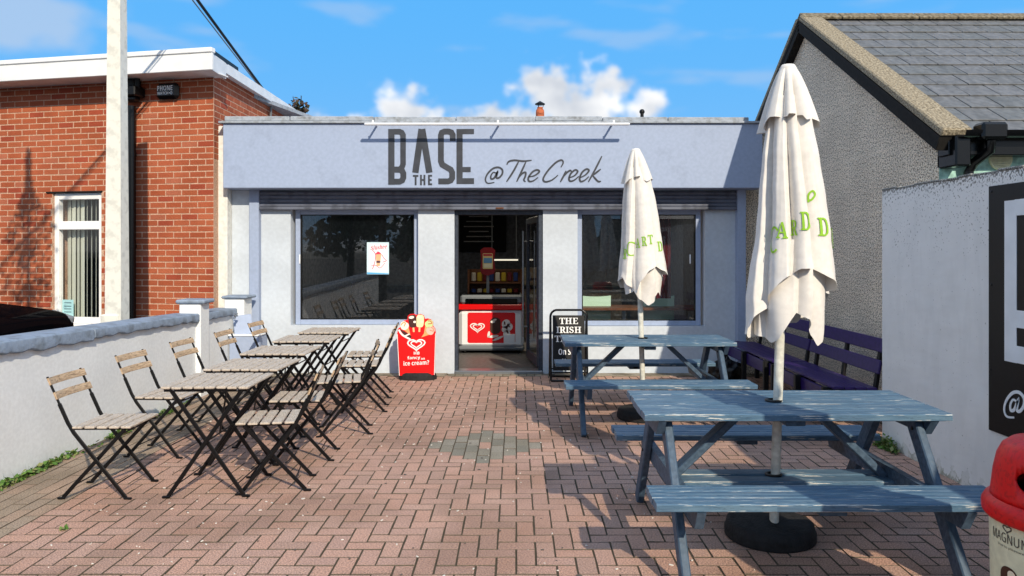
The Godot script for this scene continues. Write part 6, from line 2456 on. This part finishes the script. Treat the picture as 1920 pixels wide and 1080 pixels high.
# ---------------------------------------------------------------- dark car beyond the low wall
func build_car() -> void:
	var c := thing("parked_car", "glossy black car parked beyond the low white wall", "car", Vector3(-4.74, -0.045, -7.35))
	# stations from nose to tail: x, half width, sill, shoulder height, top height, top half width
	var st := [[0.0, 0.62, 0.42, 0.80, 0.85, 0.50], [-0.08, 0.78, 0.30, 0.88, 0.925, 0.62], [-0.28, 0.85, 0.22, 0.93, 0.985, 0.68], [-0.6, 0.88, 0.20, 0.96, 1.03, 0.70], [-1.05, 0.89, 0.20, 0.98, 1.08, 0.70], [-1.25, 0.89, 0.20, 0.99, 1.11, 0.69], [-1.75, 0.89, 0.20, 0.98, 1.38, 0.60], [-2.15, 0.89, 0.20, 0.98, 1.52, 0.58], [-2.9, 0.89, 0.20, 1.0, 1.53, 0.58], [-3.5, 0.88, 0.20, 1.02, 1.42, 0.58], [-3.95, 0.85, 0.24, 1.02, 1.12, 0.60], [-4.2, 0.78, 0.32, 0.92, 0.98, 0.60]]
	var rows := []
	for e in st:
		var line := PackedVector3Array()
		var prof := [[1.0, 0.0], [1.0, 0.35], [1.02, 0.7]]
		var pts := []
		pts.append(Vector2(e[1] * 0.92, e[2]))
		pts.append(Vector2(e[1], e[2] + (e[3] - e[2]) * 0.35))
		pts.append(Vector2(e[1] * 1.0, e[2] + (e[3] - e[2]) * 0.75))
		pts.append(Vector2(e[1] * 0.97, e[3]))
		pts.append(Vector2(lerpf(e[1], e[5], 0.55), lerpf(e[3], e[4], 0.60)))
		pts.append(Vector2(e[5], e[4] - 0.012))
		pts.append(Vector2(e[5] * 0.55, e[4] + 0.012))
		pts.append(Vector2(0, e[4] + 0.018))
		for k in pts.size():
			line.append(Vector3(e[0], pts[k].y, pts[k].x))
		for k in range(pts.size() - 2, -1, -1):
			line.append(Vector3(e[0], pts[k].y, -pts[k].x))
		rows.append(line)
	# finer rows by smooth interpolation along the length
	var fine := []
	for i in rows.size() - 1:
		for s in 4:
			var line := PackedVector3Array()
			for j in rows[0].size():
				var a: Vector3 = rows[maxi(i - 1, 0)][j]
				var b: Vector3 = rows[i][j]
				var d: Vector3 = rows[i + 1][j]
				var e: Vector3 = rows[mini(i + 2, rows.size() - 1)][j]
				line.append(b.cubic_interpolate(d, a, e, s / 4.0))
			fine.append(line)
	fine.append(rows[-1])
	var mb := MB.new()
	mb.grid(fine, false, false)
	var f0: PackedVector3Array = fine[0]
	for s in range(1, f0.size() - 1):
		mb.otri(f0[0], f0[s], f0[s + 1], Vector3(1, 0, 0), Vector2.ZERO, Vector2.ZERO, Vector2.ZERO)
	var f1: PackedVector3Array = fine[-1]
	for s in range(1, f1.size() - 1):
		mb.otri(f1[0], f1[s], f1[s + 1], Vector3(-1, 0, 0), Vector2.ZERO, Vector2.ZERO, Vector2.ZERO)
	part(mb, "body", M.car_paint, c)
	for sz in [-1.0, 1.0]:
		var hl := MB.new()
		hl.bar(Vector3(-0.02, 0.865, sz * 0.66), Vector3(-0.36, 0.925, sz * 0.85), 0.085, 0.06, Vector3(0, 1, 0), 0.02)
		part(hl, "headlight", mat(Color(0.45, 0.47, 0.50), 0.1), c)
		var gw := MB.new()
		gw.bar(Vector3(-1.85, 1.20, sz * 0.755), Vector3(-3.55, 1.20, sz * 0.755), 0.26, 0.03, Vector3(0, 1, 0.35 * -sz), 0.01)
		part(gw, "side_window", M.dark_glass, c)
		for x in [-0.82, -3.35]:
			var wh := holder("wheel", c)
			wh.transform = Transform3D(Basis(Vector3.RIGHT, PI / 2), Vector3(x, 0.315, sz * 0.80))
			var ty := MB.new()
			ty.lathe([[0.20, -0.105], [0.30, -0.105], [0.315, -0.08], [0.315, 0.08], [0.30, 0.105], [0.20, 0.105]], 28)
			part(ty, "tyre", M.rubber, wh)
			var ri := MB.new()
			ri.lathe([[0.001, -0.06], [0.2, -0.10], [0.2, 0.10], [0.001, 0.06]], 20)
			part(ri, "rim", M.steel, wh)
	var ws := MB.new()
	ws.quad(Vector3(-1.30, 1.125, 0.60), Vector3(-1.30, 1.125, -0.60), Vector3(-2.02, 1.50, -0.52), Vector3(-2.02, 1.50, 0.52))
	part(ws, "windscreen", M.dark_glass, c)

# ---------------------------------------------------------------- weeds, litter
func build_small() -> void:
	var greens := [Color(0.08, 0.17, 0.03), Color(0.11, 0.21, 0.04), Color(0.06, 0.12, 0.025), Color(0.20, 0.22, 0.08)]
	var clump := func(mb: MB, at: Vector3, w: float, h: float, n: int) -> void:
		for i in n:
			var a := rng.randf() * TAU
			var r := w * sqrt(rng.randf())
			var p := at + Vector3(cos(a) * r * 0.6, rng.randf() * h * (1.0 - r / w * 0.6), sin(a) * r)
			var b := Basis.from_euler(Vector3(rng.randf_range(-0.9, 0.9), rng.randf() * TAU, rng.randf_range(-0.9, 0.9)))
			var s := rng.randf_range(0.012, 0.026)
			mb.col = greens[rng.randi() % 4]
			var q := [p - b.z * s, p + b.x * s * 0.6, p + b.z * s, p - b.x * s * 0.6]
			mb.tri(q[0], q[1], q[2])
			mb.tri(q[0], q[2], q[3])
		for i in n / 9:
			var a := rng.randf() * TAU
			var p := at + Vector3(cos(a) * w * 0.3, 0.0, sin(a) * w * 0.7)
			var tip := p + Vector3(rng.randf_range(-0.05, 0.07), rng.randf_range(0.04, 0.11), rng.randf_range(-0.05, 0.05))
			mb.col = greens[3 if rng.randf() < 0.5 else 1]
			mb.tri(p - Vector3(0, 0, 0.003), p + Vector3(0.002, 0, 0.003), tip)
	var wl := MB.new()
	var d := 4.0
	while d < 5.75:
		clump.call(wl, Vector3(-3.385, 0.0, -d), 0.07, 0.055, 26 if d < 5.5 else 12)
		d += 0.05
	for e in [[5.95, 14], [6.22, 40], [6.30, 50], [6.38, 50], [6.46, 20], [7.05, 20], [7.15, 60], [7.22, 50], [7.6, 12]]:
		clump.call(wl, Vector3(-3.36, 0.0, -e[0]), 0.09, 0.06, e[1])
	clump.call(wl, Vector3(-2.53, 0, -4.18), 0.03, 0.02, 8)
	var wo := struct(wl, "weeds", M.leaf_green, "low green weeds growing along the foot of the low wall")
	wo.set_meta("kind", "stuff")
	var wr := MB.new()
	for k in 7:
		clump.call(wr, Vector3(2.91, 0.0, -5.98 + k * 0.035), 0.07, 0.13, 34)
	single(wr, "weed_clump", M.leaf_green, "bushy green weed at the end of the tall white wall", "weed")
	# crumbs, shell grit and cigarette ends in the paving
	var lt := MB.new()
	for i in 420:
		var z := -rng.randf_range(3.3, 9.2)
		var x := rng.randf_range(-2.9, 1.2) if rng.randf() < 0.75 else rng.randf_range(-2.6, 0.2)
		var s := rng.randf_range(0.003, 0.009)
		if rng.randf() < 0.06:
			s *= 2.0
		var k := rng.randf_range(0.55, 0.75)
		lt.col = Color(k, k * 0.94, k * 0.86)
		if rng.randf() < 0.25:
			lt.col = Color(0.10, 0.09, 0.08)
		lt.box(Vector3(x, 0.003, z), Vector3(s * rng.randf_range(1.0, 2.6), 0.005, s), 0.0012, Basis(Vector3.UP, rng.randf() * TAU))
	var lo := struct(lt, "litter", vcol(mat(Color(1, 1, 1), 0.9)), "small pale crumbs and grit scattered on the paving")
	lo.set_meta("kind", "stuff")
	# slim conifer outside the frame whose shade falls on the brick wall
	var t := thing("slim_conifer", "slim dark conifer growing beyond the low wall", "tree", Vector3(-4.62, -0.045, -5.2))
	var tk := MB.new()
	tk.tube([Vector3(0, 0, 0), Vector3(0, 3.0, 0), Vector3(0, 5.6, 0)], 0.07, 8, true, 0.01)
	part(tk, "trunk", M.bark, t)
	var cr := MB.new()
	var q := RandomNumberGenerator.new()
	q.seed = 91
	for i in 2300:
		var y := lerpf(1.2, 5.9, q.randf())
		var r := 0.34 * clampf((5.95 - y) / 1.9, 0.03, 1.0) * sqrt(q.randf()) * (1.0 + 0.7 * sin(y * 9.0 + 2.0 * sin(y * 3.0)))
		var a := q.randf() * TAU
		var p := Vector3(cos(a) * r, y, sin(a) * r)
		var b := Basis.from_euler(Vector3(q.randf() * TAU, q.randf() * TAU, q.randf() * TAU))
		var s := q.randf_range(0.03, 0.06)
		cr.col = Color(0.03, 0.055, 0.022) * q.randf_range(0.7, 1.5)
		cr.tri(p - b.y * s, p + b.x * s * 0.4, p + b.y * s)
		cr.tri(p - b.y * s, p + b.y * s, p - b.x * s * 0.4)
	part(cr, "crown", M.leaf_green, t)
